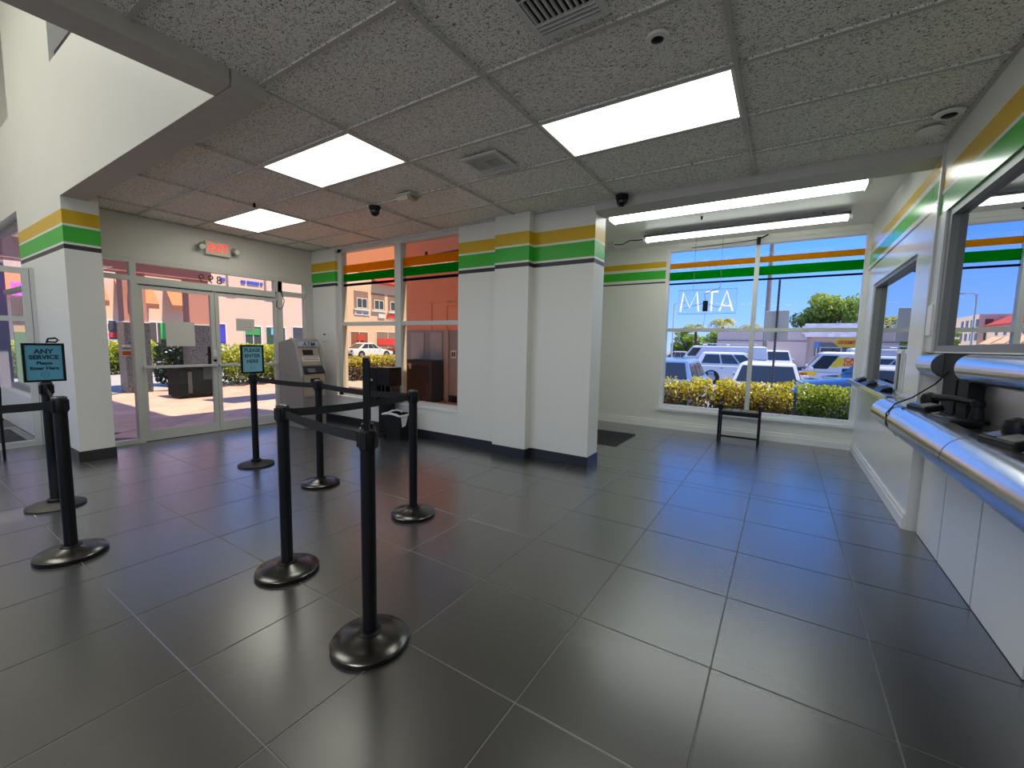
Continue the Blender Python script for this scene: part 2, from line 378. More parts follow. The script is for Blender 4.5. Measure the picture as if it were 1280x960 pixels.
# ---- beam round the atrium, upper atrium wall, left column
struct('trim_1', MB().box(-2.93, -2.735, -2.6, 1.46, 2.80, 3.3), mat('beam_plaster', (.50, .47, .43, 1), .7, var=.1, scale=12))
struct('trim_2', MB().box(-6.35, -2.93, 1.262, 1.47, 2.80, 3.3), MATS['beam_plaster'])
struct('wall_atrium', MB().box(-10.5, -2.735, 1.26, 1.50, 3.301, 4.08).box(-10.5, -6.35, 1.26, 1.55, 2.95, 3.301).box(-6.35, -2.735, 1.258, 1.262, 2.80, 3.301)
       .box(-10.5, -6.36, 1.50, 1.62, 4.08, 6.0).box(-8.4, -6.36, 1.26, 1.62, 4.08, 6.0), M_wall)
struct('wall_column', MB().box(-8.40, -6.35, 1.26, 1.55, 0, 2.95), M_stripe)
struct('wall_sill_left', MB().box(-10.5, -8.40, 1.26, 1.50, 0, .52), M_wall)
struct('wall_upper_recess', MB().box(-6.36, -2.7, 3.4, 3.5, 4.0, 6).box(-6.36, -2.7, 1.5, 3.5, 3.95, 4.0), mat('grey_recess_paint', S(120, 120, 112), .7))
tag(MB().box(-6.62, -2.9, 1.30, 1.35, 4.15, 4.205).box(-6.62, -6.57, 1.30, 1.35, 4.06, 4.15).box(-3.0, -2.95, 1.30, 1.35, 4.08, 4.15).build('handrail', M_black), 'black handrail on the upper ledge above the atrium wall', 'railing')
struct('wall_left', MB().box(-10.6, -10.5, -2.8, 1.26, 0, 3.1).box(-10.7, -10.5, -2.8, 1.70, 3.1, 6), M_wall)
# ---- walls behind the camera with their big shop windows (openings)
struct('wall_back', MB().box(-10.6, 1.05, -2.8, -2.6, 0, .35).box(-10.6, 1.05, -2.8, -2.6, 2.75, 3.1).box(-10.6, 1.05, -2.8, -2.6, 3.1, 6.0)
       .box(-10.6, -10.3, -2.8, -2.6, .35, 6).box(-2.95, -2.6, -2.8, -2.6, .35, 6).box(.8, 1.05, -2.8, -2.6, .35, 3.4), M_wall)
struct('roof_main', MB().box(-2.75, 3.6, -2.8, 7.65, 3.4, 3.7).box(-3.36, -2.75, 4.61, 7.65, 3.2, 3.7).box(-6.95, -2.75, 1.62, 4.6, 3.26, 3.7).box(-10.6, -2.5, -2.8, 3.6, 6.0, 6.2).box(-2.75, -2.6, -2.8, 3.6, 4.6, 6.0), mat('roof_membrane', (.5, .48, .45, 1), .8))
struct('trim_3', bx(-3.4, 3.6, 7.66, 8.05, 3.15, 3.4), M_terra)          # unseen eave over the window wall, added to keep sun off the floor
# ---- pillar wall between the orange window and the bay
struct('wall_pillar', MB().box(-3.67, -3.0, YP, 4.60, 0, HC).box(-2.54, -1.79, 4.40, 4.70, 0, HC + .3).box(-3.02, -2.54, 4.29, 4.70, 0, HC + .3), M_stripe)
struct('trim_4', bx(-3.012, -2.535, 4.272, 4.292, .12, HC), M_stripe)      # pilaster face
# ---- bay: beam, ceiling, walls
struct('trim_5', bx(-1.79, XR, 4.36, 4.66, 2.80, HC + .4), mat('beam_plaster_speckled', (.55, .54, .51, 1), .8, var=.12, scale=90))
struct('ceiling_bay', bx(-3.35, 1.0, 4.6, YW + .1, 3.06, 3.12), M_white)
struct('wall_bay_left', bx(-3.35, -3.2, 4.6, YW + .15, 0, 3.1), M_stripe)
WX0, WX1, WZ0, WZ1 = -1.74, .885, .34, 2.99
struct('wall_window', MB().box(-3.35, WX0, YW, YW + .25, 0, 3.1).box(WX0, 1.05, YW, YW + .25, 0, WZ0).box(WX0, 1.05, YW, YW + .25, WZ1, 3.4).box(WX1, 1.05, YW, YW + .25, WZ0, WZ1), M_stripe_bay)
struct('baseboard_window', MB().box(-3.2, XR, YW - .03, YW, 0, .09).box(-3.2, XR, YW - .018, YW, .09, .13), M_white)
BY0, BY1, BZ0, BZ1 = 4.86, 6.92, 1.02, 2.20
struct('wall_bay_right', MB().box(XR, XR + .16, 4.33, BY0, 0, 3.1).box(XR, XR + .16, BY1, YW, 0, 3.1).box(XR, XR + .16, BY0, BY1, 0, BZ0).box(XR, XR + .16, BY0, BY1, BZ1, 3.1), M_stripe_bayg)
struct('baseboard_bay', MB().box(XR - .02, XR, 4.34, YW, 0, .085).box(XR - .012, XR, 4.34, YW, .085, .12), M_white)
struct('wall_teller_header', MB().box(XR, XR + .16, -2.6, 4.33, 2.36, HC + .1), M_stripe_gloss)
struct('trim_6', bx(XR - .014, XR, 4.325, 4.36, 0.9, HC), M_alu)
struct('wall_teller', MB().box(.985, 1.05, -2.6, 4.33, 0, 1.40).box(.96, 1.05, 4.12, 4.33, 1.40, 2.36), M_gloss)
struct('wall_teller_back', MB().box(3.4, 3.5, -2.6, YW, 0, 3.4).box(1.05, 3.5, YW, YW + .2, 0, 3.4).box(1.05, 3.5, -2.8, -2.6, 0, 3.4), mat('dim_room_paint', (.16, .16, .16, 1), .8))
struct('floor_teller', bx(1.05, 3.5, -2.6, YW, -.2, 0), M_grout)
# ---- baseboard tiles along pillar, column
def base_tiles(name, runs, h=.118, t=.012):
    par = None
    for (x0, y0, x1, y1, nx, ny) in runs:
        L = math.hypot(x1 - x0, y1 - y0); n = max(1, round(L / .6))
        for k in range(n):
            a, b = k / n, (k + 1) / n; e = .0015 / L
            ax, ay, bx_, by = x0 + (x1 - x0) * (a + e), y0 + (y1 - y0) * (a + e), x0 + (x1 - x0) * (b - e), y0 + (y1 - y0) * (b - e)
            m = bx(min(ax, bx_, ax + nx * t), max(ax, bx_, ax + nx * t), min(ay, by, ay + ny * t), max(ay, by, ay + ny * t), 0.0005, h)
            if par is None: par = struct(name, m, M_basetile)
            else: m.build('tile', M_basetile, par)
base_tiles('baseboard_pillar', [(-1.79, 4.40, -2.535, 4.40, 0, -1), (-1.79, 4.388, -1.79, 4.70, 1, 0), (-2.535, 4.40, -2.535, 4.272, 1, 0), (-2.535, 4.272, -3.012, 4.272, 0, -1), (-3.03, YP, -3.67, YP, 0, -1), (-3.67, YP, -6.93, YP, 0, -1)])
base_tiles('baseboard_column', [(-8.40, 1.26, -6.35, 1.26, 0, -1), (-6.35, 1.248, -6.35, 1.56, 1, 0)])

# ================================================================== WINDOWS
def pane(x0, x1, y0, y1, z0, z1, par, m=M_glass): return bx(x0, x1, y0, y1, z0, z1).build('pane', m, par)
# main window facing the parking lot
w1 = struct('window_1', MB().box(WX0, WX0 + .05, YW + .02, YW + .14, WZ0, WZ1).box(WX1 - .05, WX1, YW + .02, YW + .14, WZ0, WZ1).box(WX0 + .05, WX1 - .05, YW + .02, YW + .14, WZ1 - .05, WZ1).box(WX0 + .05, WX1 - .05, YW + .02, YW + .14, WZ0, WZ0 + .06), M_white)
bx(-.455, -.395, YW + .03, YW + .13, WZ0 + .06, WZ1 - .05).build('mullion', M_alu, w1)
bx(WX0 + .05, -.455, YW + .035, YW + .12, 1.635, 1.69).build('transom', M_alu, w1); bx(-.395, WX1 - .05, YW + .035, YW + .12, 1.635, 1.69).build('transom', M_alu, w1)
bx(WX0 - .03, WX1, YW - .05, YW + .02, WZ0 - .03, WZ0 + .005).build('sill', M_white, w1)
YG = YW + .08
for a, b in ((WX0 + .05, -.455), (-.395, WX1 - .05)):
    for c, d in ((WZ0 + .06, 1.635), (1.69, WZ1 - .05)): pane(a, b, YG, YG + .008, c, d, w1)
    for z0, z1, m, nm in ((2.405, 2.434, M_filmB, 'navy_stripe'), (2.478, 2.612, M_filmG, 'green_stripe'), (2.667, 2.755, M_filmY, 'orange_stripe')):
        bx(a + .002, b - .002, YG - .003, YG - .0015, z0, z1).build(nm, m, w1)
# orange window on the patio side
OX0, OX1, OZ0, OZ1, OYG = -6.30, -3.67, .46, 2.86, 4.47
struct('wall_patio', MB().box(XD - .1, OX0, YP, 4.60, 0, HC + .3).box(OX0, OX1, YP, 4.60, 0, OZ0 - .03).box(OX0, OX1, YP, 4.60, OZ1, HC + .3), M_stripe)
w2 = struct('window_2', MB().box(OX0, OX0 + .10, 4.43, 4.53, OZ0, OZ1).box(OX0, OX1, 4.43, 4.53, OZ1 - .05, OZ1).box(OX0, OX1, 4.43, 4.53, OZ0, OZ0 + .045), M_alu)
bx(-4.93, -4.80, 4.42, 4.53, OZ0 + .045, OZ1 - .05).build('mullion', M_alu, w2)
bx(OX0 + .10, -4.93, 4.43, 4.52, 1.62, 1.68).build('transom', M_alu, w2); bx(-4.80, OX1, 4.43, 4.52, 1.62, 1.68).build('transom', M_alu, w2)
bx(OX0, OX1, YP - .015, 4.43, OZ0 - .03, OZ0).build('sill', M_white, w2)
for a, b in ((OX0 + .10, -4.93), (-4.80, OX1)):
    for c, d in ((OZ0 + .045, 1.62), (1.68, OZ1 - .05)): pane(a, b, OYG, OYG + .008, c, d, w2, M_glassw)
    for z0, z1, m, nm in ((2.262, 2.302, M_filmB, 'navy_stripe'), (2.335, 2.46, M_filmG, 'green_stripe'), (2.475, 2.60, M_filmY, 'orange_stripe')):
        bx(a + .002, b - .002, OYG - .003, OYG - .0015, z0, z1).build(nm, m, w2)
# teller windows (mirrored security glass)
w3 = struct('window_3', MB().box(.90, .985, BY0, BY0 + .05, BZ0, BZ1).box(.90, .985, BY1 - .07, BY1, BZ0, BZ1).box(.90, .985, BY0 + .05, BY1 - .07, BZ1 - .04, BZ1), mat('grey_anodised_frame', S(120, 122, 120), .4))
pane(.955, .965, BY0 + .05, BY1 - .07, BZ0, BZ1 - .04, w3, M_mirror)
w4 = struct('window_4', MB().box(.90, .97, 4.09, 4.17, 1.385, 2.36).box(.90, .97, -2.5, 4.09, 2.31, 2.36).box(.90, .97, -2.5, 4.09, 1.385, 1.425), MATS['grey_anodised_frame'])
pane(.940, .952, -2.5, 4.09, 1.425, 2.31, w4, M_mirror)
bx(.885, .905, 4.165, 4.33, 1.38, 2.36).build('jamb', M_alu, w4); bx(.875, .886, 4.20, 4.32, 1.50, 1.72).build('cover_plate', M_white, w4)

# ================================================================== STOREFRONT WITH DOUBLE DOOR
struct('wall_door', MB().box(XD - .15, XD, 1.55, YP, 2.36, HC + .3), mat('shaded_header_paint', (.66, .65, .60, 1), .6, var=.03))  # header white toned darker, its shade put into the colour
struct('trim_7', MB().box(XD - .08, XD + .02, 1.55, YP, 2.305, 2.36).box(XD - .08, XD + .02, 1.55, 1.935, 2.08, 2.135).box(XD - .08, XD + .02, 2.0, 3.73, 2.045, 2.135).box(XD - .08, XD + .02, 3.84, 4.25, 2.08, 2.155)
       .box(XD - .08, XD + .02, 1.935, 2.0, 0, 2.305).box(XD - .08, XD + .02, 3.775, 3.845, 0, 2.305).box(XD - .08, XD + .02, 4.235, YP, 0, 2.305)
       .box(XD - .08, XD + .02, 1.55, 1.935, 0, .055).box(XD - .08, XD + .02, 3.845, 4.235, 0, .055).box(XD - .08, XD + .02, 3.73, 3.84, 2.135, 2.305), M_alu)
sl = struct('window_5', bx(XD - .035, XD - .027, 1.55, 1.935, .055, 2.08), M_glassd)
pane(XD - .035, XD - .027, 1.55, 1.935, 2.135, 2.305, sl, M_glassd); pane(XD - .035, XD - .027, 2.0, 3.73, 2.135, 2.305, sl, M_glassd)
pane(XD - .035, XD - .027, 3.845, 4.235, 2.155, 2.305, sl, M_glassd); pane(XD - .035, XD - .027, 3.845, 4.235, .055, 2.08, sl, M_glassd)
def door(name, y0, y1, hinge):
    s, b = .052, .145
    d = struct(name, MB().box(XD - .055, XD - .005, y0, y0 + s, .008, 2.04).box(XD - .055, XD - .005, y1 - s, y1, .008, 2.04).box(XD - .055, XD - .005, y0 + s, y1 - s, 1.985, 2.04).box(XD - .055, XD - .005, y0 + s, y1 - s, .008, b), M_alu)
    pane(XD - .034, XD - .026, y0 + s, y1 - s, b, 1.985, d, M_glassd)
    bx(XD - .005, XD + .045, y0 + .01, y1 - .01, .965, 1.0).build('push_bar', M_alu, d, bevel=.006)
    bx(XD - .055, XD - .004, y0 + .02, y1 - .02, 2.03, 2.041).build('weather_strip', M_black, d)
    return d
d1 = door('door_1', 2.003, 2.868, 0); d2 = door('door_2', 2.874, 3.772, 1)
bx(XD - .005, XD + .03, 2.815, 2.862, 1.10, 1.20).build('lock_case', M_white, d1, bevel=.004)
MB().cyl((XD - .005, 2.842, 1.05), (XD + .02, 2.842, 1.05), .018, n=12).build('lock_cylinder', M_black, d1)
MB().box(XD - .12, XD - .056, 2.78, 2.86, 1.12, 1.15).box(XD - .12, XD - .10, 2.80, 2.86, .80, 1.25).build('outer_handle', M_black, d1)
bx(XD - .04, XD - .02, 2.70, 2.80, .78, .98).build('taped_card', mat('grey_card', S(120, 118, 110), .7), d1)
# notices, numbers and stickers on the glass
tag(bx(XD - .026, XD - .023, 2.285, 2.615, 1.255, 1.585).build('paper_notice', mat('white_paper', (.72, .70, .64, 1), .8)), 'blank square white paper notice taped on the left glass door', 'notice')
n2 = tag(bx(XD - .026, XD - .023, 3.155, 3.415, 1.49, 1.675).build('paper_notice', MATS['white_paper']), 'landscape paper notice with faint lines on the right glass door', 'notice')
for k in range(5): bx(XD - .023, XD - .0225, 3.18, 3.39, 1.515 + .03 * k, 1.519 + .03 * k).build('print_line', mat('faint_print', S(150, 140, 135), .8), n2)
st = thing('card_sticker', 'small white and orange card payment sticker on the left sidelight', 'sticker', (XD - .02, 1.87, 1.13))
bx(XD - .026, XD - .024, 1.825, 1.915, 1.13, 1.27).build('sticker_sheet', M_white, st)
bx(XD - .024, XD - .0235, 1.828, 1.912, 1.135, 1.19).build('orange_panel', mat('orange_print', S(200, 90, 40), .5), st)
text('lettering', 'VISA', .042, (XD - .023, 1.87, 1.222), '+x', mat('navy_print', S(40, 45, 80), .5), st, bold=.001)
num = thing('street_number', 'street number 899 stuck on the transom glass above the doors', 'number', (XD - .04, 2.85, 2.13))
for k, (ch, y) in enumerate((('8', 2.96), ('9', 2.85), ('9', 2.735))):
    text('digit', ch, .165, (XD - .038, y, 2.205), '-x', mat('dark_grey_vinyl', S(80, 70, 72), .5), num)
# exit sign with two emergency lamps
ex = thing('exit_sign', 'red lit EXIT sign with two emergency lamp heads above the doors', 'exit sign', (XD, 2.93, 2.55))
bx(XD, XD + .06, 2.765, 3.085, 2.545, 2.735).build('housing', M_offwhite, ex, bevel=.008)
red = mat('red_lit_letters', (.8, .05, .03, 1), .4, emit=(1, .035, .025, 1), es=1.0)
text('lettering', 'EXIT', .165, (XD + .061, 2.925, 2.642), '+x', red, ex, bold=.0025, sx=.72)
for y, s in ((2.792, -1), (3.058, 1)): MB().prism([(XD + .062, y, 2.665), (XD + .062, y, 2.625), (XD + .062, y + s * .018, 2.645)], (.002, 0, 0)).build('arrow', red, ex)
for y, s in ((2.765, -1), (3.085, 1)):
    l = MB().cyl((XD + .05, y + s * .045, 2.65), (XD + .12, y + s * .06, 2.63), .045, .04, n=14).build('lamp_head', mat('grey_plastic', S(150, 148, 138), .5), ex)
    MB().cyl((XD + .03, y, 2.65), (XD + .06, y + s * .04, 2.65), .018, n=8).build('lamp_arm', MATS['grey_plastic'], ex)
    MB().cyl((XD + .118, y + s * .06, 2.63), (XD + .124, y + s * .061, 2.628), .036, n=14).build('lens', mat('clear_lens', S(225, 225, 220), .15), l)
tag(MB().tube([(XD + .03, 3.80, 2.20), (XD + .035, 3.83, 2.10), (XD + .03, 3.87, 2.0), (XD + .035, 3.84, 1.90), (XD + .03, 3.79, 1.86), (XD + .03, 3.74, 1.90), (XD + .03, 3.75, 2.0)], .006, n=6).build('door_cable', M_black), 'black looped cable beside the top of the right door', 'cable')
th = thing('thermostat', 'small white thermostat on the wall right of the ATM', 'thermostat', (-6.58, YP, 1.36))
bx(-6.66, -6.50, YP - .025, YP, 1.36, 1.51).build('case', M_white, th, bevel=.006); bx(-6.62, -6.55, YP - .027, YP - .024, 1.46, 1.485).build('display', mat('lcd_grey', S(70, 70, 65), .3), th)

# ---- glass partition door at the far left
pt = struct('door_3', MB().box(-7.79, -7.74, 1.155, 1.215, 0, 2.17).box(-7.79, -7.74, .30, .40, 0, 2.17).box(-7.79, -7.74, .40, 1.155, 2.10, 2.17).box(-7.79, -7.74, .40, 1.155, 0, .07).box(-7.79, -7.74, .40, 1.155, 1.53, 1.59), M_alu)
bx(-7.79, -7.735, 1.22, 1.26, 0, 2.18).build('jamb', M_alu, pt); bx(-7.775, -7.757, 1.212, 1.222, .02, 2.15).build('gasket', M_black, pt)
pane(-7.77, -7.762, .40, 1.155, .07, 1.53, pt); pane(-7.77, -7.762, .40, 1.155, 1.59, 2.10, pt)
gm = thing('floor_grate', 'dark ribbed entrance mat behind the glass partition at far left', 'mat', (-8.6, .85, 0))
bx(-9.3, -7.95, .55, 1.15, .0005, .006).build('tray', M_rub, gm)
for k in range(10): bx(-9.28 + .134 * k, -9.20 + .134 * k, .57, 1.13, .006, .016).build('rib', mat('grey_rib', (.06, .06, .06, 1), .7), gm)
w6 = struct('window_6', MB().box(-8.50, -8.42, 1.36, 1.44, .52, 2.95).box(-8.98, -8.90, 1.36, 1.44, .52, 2.95).box(-10.5, -8.42, 1.36, 1.44, .52, .60).box(-10.5, -8.42, 1.36, 1.44, 2.87, 2.95).box(-10.5, -8.98, 1.36, 1.44, 2.0, 2.06), MATS['grey_anodised_frame'])
pane(-8.90, -8.50, 1.39, 1.398, .60, 2.87, w6); pane(-10.5, -8.98, 1.39, 1.398, .60, 2.0, w6); pane(-10.5, -8.98, 1.39, 1.398, 2.06, 2.87, w6)

# ================================================================== CEILING FIXTURES
def troffer(x0, y0, label):
    x1, y1 = x0 + 1.2192, y0 + .6096
    t = thing('ceiling_light', label, 'ceiling light', ((x0 + x1) / 2, (y0 + y1) / 2, HC), 'ceiling light panels')
    MB().box(x0 + .012, x1 - .012, y0 + .012, y0 + .03, HC + .001, HC + .045).box(x0 + .012, x1 - .012, y1 - .03, y1 - .012, HC + .001, HC + .045).box(x0 + .012, x0 + .03, y0 + .03, y1 - .03, HC + .001, HC + .045).box(x1 - .03, x1 - .012, y0 + .03, y1 - .03, HC + .001, HC + .045).build('frame', M_white, t)
    bx(x0 + .03, x1 - .03, y0 + .03, y1 - .03, HC + .006, HC + .012).build('diffuser', M_lit, t)
for (x, y), lb in zip(LIGHT_CELLS, ('large lit ceiling light panel nearest the camera, right of the others', 'lit ceiling light panel in the middle, beside the atrium beam corner', 'smallest lit ceiling light panel, in front of the EXIT sign')): troffer(x, y, lb)
M_vent = mat('vent_grey', (.62, .63, .60, 1), .5); M_dark = mat('duct_shade', (.03, .03, .03, 1), .9)
def vent(x0, y0, s, label):
    t = thing('ceiling_vent', label, 'vent', (x0 + s / 2, y0 + s / 2, HC), 'ceiling air vents')
    e = .03; z0, z1 = HC - .012, HC + .003
    MB().box(x0, x0 + s, y0, y0 + e, z0, z1).box(x0, x0 + s, y0 + s - e, y0 + s, z0, z1).box(x0, x0 + e, y0 + e, y0 + s - e, z0, z1).box(x0 + s - e, x0 + s, y0 + e, y0 + s - e, z0, z1).build('frame', M_vent, t)
    bx(x0 + e, x0 + s - e, y0 + e, y0 + s - e, HC + .001, HC + .003).build('duct_shade_sheet', M_dark, t)  # flat dark sheet, painted in for the shade inside the duct
    n = 10
    for k in range(n):
        x = x0 + e + (s - 2 * e) * (k + .5) / n
        MB().obox((x, y0 + s * .50, HC - .010), (.006, s * .40, .014), ry=R(10)).build('vane', M_vent, t)
    for yy in (.13, .20, .27): MB().obox((x0 + s / 2, y0 + s - s * yy, HC - .010), (s - 2 * e, .005, .014), rx=R(20)).build('louver', M_vent, t)
    for yy in (.13, .20, .27): MB().obox((x0 + s / 2, y0 + s * yy, HC - .010), (s - 2 * e, .005, .014), rx=R(-20)).build('louver', M_vent, t)
vent(-1.115, 1.585, .355, 'grey ceiling vent nearest the camera, cut by the top edge of view')
vent(-2.345, 2.805, .35, 'small grey ceiling vent between two light panels')
def dome(x, y, label, z=HC):
    t = thing('dome_camera', label, 'camera', (x, y, z), 'black dome cameras')
    MB().cyl((x, y, z - .03), (x, y, z), .062, .066, n=20).build('mount', M_blackp, t, smooth=True)
    MB().lathe([(.002, -.105), (.02, -.102), (.038, -.09), (.05, -.07), (.054, -.045), (.052, -.03)], (x, y, z), 20).build('dome', mat('smoked_dome', (.006, .006, .007, 1), .12), t, smooth=True)
dome(-3.96, 3.27, 'black dome camera hanging from the ceiling near the orange window'); dome(-1.47, 4.28, 'black dome camera on the ceiling at the pillar end of the beam')
t = thing('motion_detector', 'cream wedge shaped detector on the ceiling before the pillar', 'detector', (-3.36, 3.2, HC))
bx(-3.47, -3.25, 3.12, 3.28, HC - .018, HC).build('base', M_offwhite, t)
MB().prism([(-3.46, 3.13, HC - .018), (-3.46, 3.27, HC - .018), (-3.46, 3.22, HC - .07), (-3.46, 3.15, HC - .055)], (.15, 0, 0)).build('wedge', M_offwhite, t)
MB().prism([(-3.31, 3.135, HC - .018), (-3.31, 3.265, HC - .018), (-3.31, 3.215, HC - .068), (-3.31, 3.155, HC - .053)], (.05, 0, 0)).build('lens', mat('beige_lens', S(150, 135, 118), .4), t)
def round_fix(name, x, y, r, label, cat, eye=True, z=HC):
    t = thing(name, label, cat, (x, y, z))
    MB().lathe([(.001, -.012), (r * .62, -.014), (r * .9, -.010), (r, 0)], (x, y, z), 24).build('ring', M_white, t, smooth=True)
    if eye: MB().lathe([(.001, -.024), (r * .35, -.022), (r * .52, -.016), (r * .58, -.010)], (x, y, z), 20).build('eye', M_black, t, smooth=True)
    return t
round_fix('ceiling_camera', -.62, 2.22, .055, 'recessed ceiling camera with white ring above the large light panel', 'camera')
round_fix('ceiling_sensor', .775, 3.83, .075, 'round white ceiling sensor with black eye by the right wall', 'sensor')
round_fix('smoke_detector', .735, 4.05, .07, 'plain flat round smoke detector near the right end of the beam', 'detector', eye=False)
t = thing('sprinkler', 'tiny sprinkler head on the ceiling beside the smallest light panel', 'sprinkler', (-5.05, 2.62, HC))
MB().cyl((-5.05, 2.52, HC - .004), (-5.05, 2.52, HC), .035, n=14).build('plate', M_white, t); MB().cyl((-5.05, 2.52, HC - .05), (-5.05, 2.52, HC - .004), .014, n=8).build('head', M_black, t)
t = thing('sprinkler', 'small sprinkler head on the white ceiling of the bay', 'sprinkler', (-1.0, 6.0, 3.06))
MB().cyl((-1.0, 6.0, 3.052), (-1.0, 6.0, 3.06), .03, n=14).build('plate', M_white, t); MB().cyl((-1.0, 6.0, 3.01), (-1.0, 6.0, 3.052), .010, .016, n=8).build('head', M_black, t)
# tube lights of the bay
t = thing('strip_light', 'long lit wraparound strip light on the bay ceiling by the beam', 'strip light', (-.72, 5.45, 3.02), 'strip lights of the bay')
bx(-2.02, .60, 5.33, 5.62, 3.02, 3.058).build('tray', M_white, t)
MB().prism([(-1.99, 5.36, 3.02), (-1.99, 5.59, 3.02), (-1.99, 5.55, 2.975), (-1.99, 5.40, 2.975)], (2.56, 0, 0)).build('diffuser', M_tube, t)
for a, b in ((-2.02, -1.99), (.57, .60)): bx(a, b, 5.35, 5.60, 2.97, 3.02).build('end_cap', M_white, t)
bx(-.725, -.715, 5.355, 5.595, 2.972, 3.02).build('joint_band', M_white, t)
t = thing('strip_light', 'slimmer lit strip light hung above the window with a dark back', 'strip light', (-.65, 6.55, 3.0), 'strip lights of the bay')
bx(-1.86, .56, 6.46, 6.66, 2.985, 3.02).build('back_tray', M_gunmetal, t)
MB().cyl((-1.84, 6.53, 2.962), (.54, 6.53, 2.962), .020, n=12).build('tube', M_tube, t); MB().cyl((-1.84, 6.60, 2.962), (.54, 6.60, 2.962), .020, n=12).build('tube', M_tube, t)
for a, b in ((-1.88, -1.84), (.54, .58)): bx(a, b, 6.47, 6.65, 2.93, 2.985).build('end_cap', M_white, t)
for x in (-1.6, .3): MB().cyl((x, 6.56, 3.02), (x, 6.56, 3.058), .008, n=6).build('hanger', M_black, t)
t = thing('junction_box', 'small metal junction box on the bay ceiling left of the strips', 'box', (-2.5, 6.85, 3.06))
bx(-2.56, -2.44, 6.78, 6.90, 2.98, 3.06).build('case', M_alu, t, bevel=.005)
MB().tube([(-2.44, 6.84, 3.02), (-2.3, 6.80, 3.0), (-2.15, 6.72, 3.03), (-2.0, 6.64, 3.0), (-1.88, 6.58, 2.99)], .008, n=6).build('cable', M_black, t)

# ================================================================== HANGING SIGN IN THE WINDOW
t = thing('neon_sign', 'pale pink neon letter sign on a clear sheet hung in the window', 'neon sign', (-1.06, 7.2, 1.9))
bx(-1.475, -.645, 7.215, 7.221, 1.905, 2.275).build('backing_sheet', glass('acrylic', (.97, .97, .99, 1), 1.12), t)
M_neon = mat('pale_neon_glass', (.9, .8, .84, 1), .3, emit=(1, .84, .90, 1), es=.8); M_wire = mat('grey_wire', S(120, 118, 130), .5)
E = [(-1.475, 1.905), (-.645, 1.905), (-.645, 2.275), (-1.475, 2.275)]
MB().tube([(x, 7.218, z) for x, z in E], .0035, n=5, closed=True).build('edge', M_wire, t)
for nm, pts in (('letter', [(-1.435, 1.94), (-1.40, 2.24), (-1.30, 2.0), (-1.20, 2.24), (-1.165, 1.94)]), ('letter', [(-1.07, 2.235), (-.90, 2.235), (-.985, 2.235), (-.985, 1.94)]), ('letter', [(-.87, 1.94), (-.78, 2.24), (-.69, 1.94)])):
    l = MB().tube([(x, 7.20, z) for x, z in pts], .0125, n=8).build(nm, M_neon, t, smooth=True)
    if pts[0][0] == -.87: MB().tube([(-.845, 7.20, 2.02), (-.715, 7.20, 2.02)], .0125, n=8).build('crossbar', M_neon, l, smooth=True)
MB().box(-1.105, -1.035, 7.17, 7.21, 1.94, 2.10).build('transformer', M_black, t, bevel=.004)
MB().tube([(-1.38, 7.195, 1.99), (-1.25, 7.19, 2.03), (-1.10, 7.185, 2.06)], .004, n=5).tube([(-1.07, 7.185, 2.10), (-1.09, 7.19, 2.20), (-1.0, 7.19, 2.24), (-.88, 7.19, 2.29)], .006, n=5).tube([(-1.05, 7.185, 2.06), (-.9, 7.19, 2.0), (-.74, 7.19, 2.03)], .004, n=5).build('wiring', M_wire, t)
for x in (-1.26, -.88): MB().tube([(x, 7.205, 2.275), (x, 7.205, 3.06)], .003, n=5).build('hanging_wire', M_wire, t)
MB().tube([(-1.07, 7.205, 1.905), (-1.08, 7.205, 1.72)], .003, n=5).build('power_lead', M_wire, t)
t = thing('window_clip', 'small black bracket at the top of the window mullion', 'bracket', (-.42, 7.36, 2.95))
MB().obox((-.42, 7.37, 2.97), (.05, .05, .10)).tube([(-.42, 7.35, 2.99), (-.30, 7.33, 3.04)], .010, n=6).build('clip', M_black, t)
tag(MB().tube([(-.44, 7.36, 2.99), (-.75, 7.36, 2.975), (-1.1, 7.36, 2.965), (-1.35, 7.36, 2.96)], .005, n=5).build('window_wire', M_black), 'thin black wire along the top frame of the window', 'wire')

# ================================================================== QUEUE POSTS
def post_parts(t, x, y, sign=None, flat=False):
    if flat:
        MB().lathe([(.172, .0), (.175, .006), (.175, .016), (.168, .02), (.06, .038), (.04, .045)], (x, y, 0), 40).build('base', mat('black_rubbery_base', (.012, .012, .012, 1), .5), t, smooth=True)
    else:
        MB().lathe([(.166, 0), (.172, .004), (.172, .014), (.166, .018)], (x, y, 0), 40).build('rubber_rim', M_black, t, smooth=True)
        MB().lathe([(.168, .018), (.172, .022), (.166, .029), (.12, .040), (.06, .056), (.05, .062)], (x, y, 0), 40).build('base', M_gunmetal, t, smooth=True)
    MB().lathe([(.052, .05), (.052, .064), (.044, .07), (.038, .07)], (x, y, 0), 24).build('collar', M_black, t, smooth=True)
    MB().cyl((x, y, .045), (x, y, .915), .032, n=24, cap=True).build('pole', M_black, t, smooth=True)
    h = MB().lathe([(.033, .905), (.037, .912), (.037, .985), (.034, .992)], (x, y, 0), 24).build('belt_head', M_blackp, t, smooth=True)
    for a in range(4):
        ca, sa = math.cos(a * math.pi / 2 + .5), math.sin(a * math.pi / 2 + .5)
        MB().obox((x + ca * .038, y + sa * .038, .95), (.014, .022, .068), rz=a * math.pi / 2 + .5).build('belt_slot', M_blackp, h)
    MB().lathe([(.036, .992), (.036, 1.000), (.028, 1.006), (.001, 1.007)], (x, y, 0), 24).build('cap', mat('satin_black_cap', (.05, .05, .05, 1), .25), t, smooth=True)
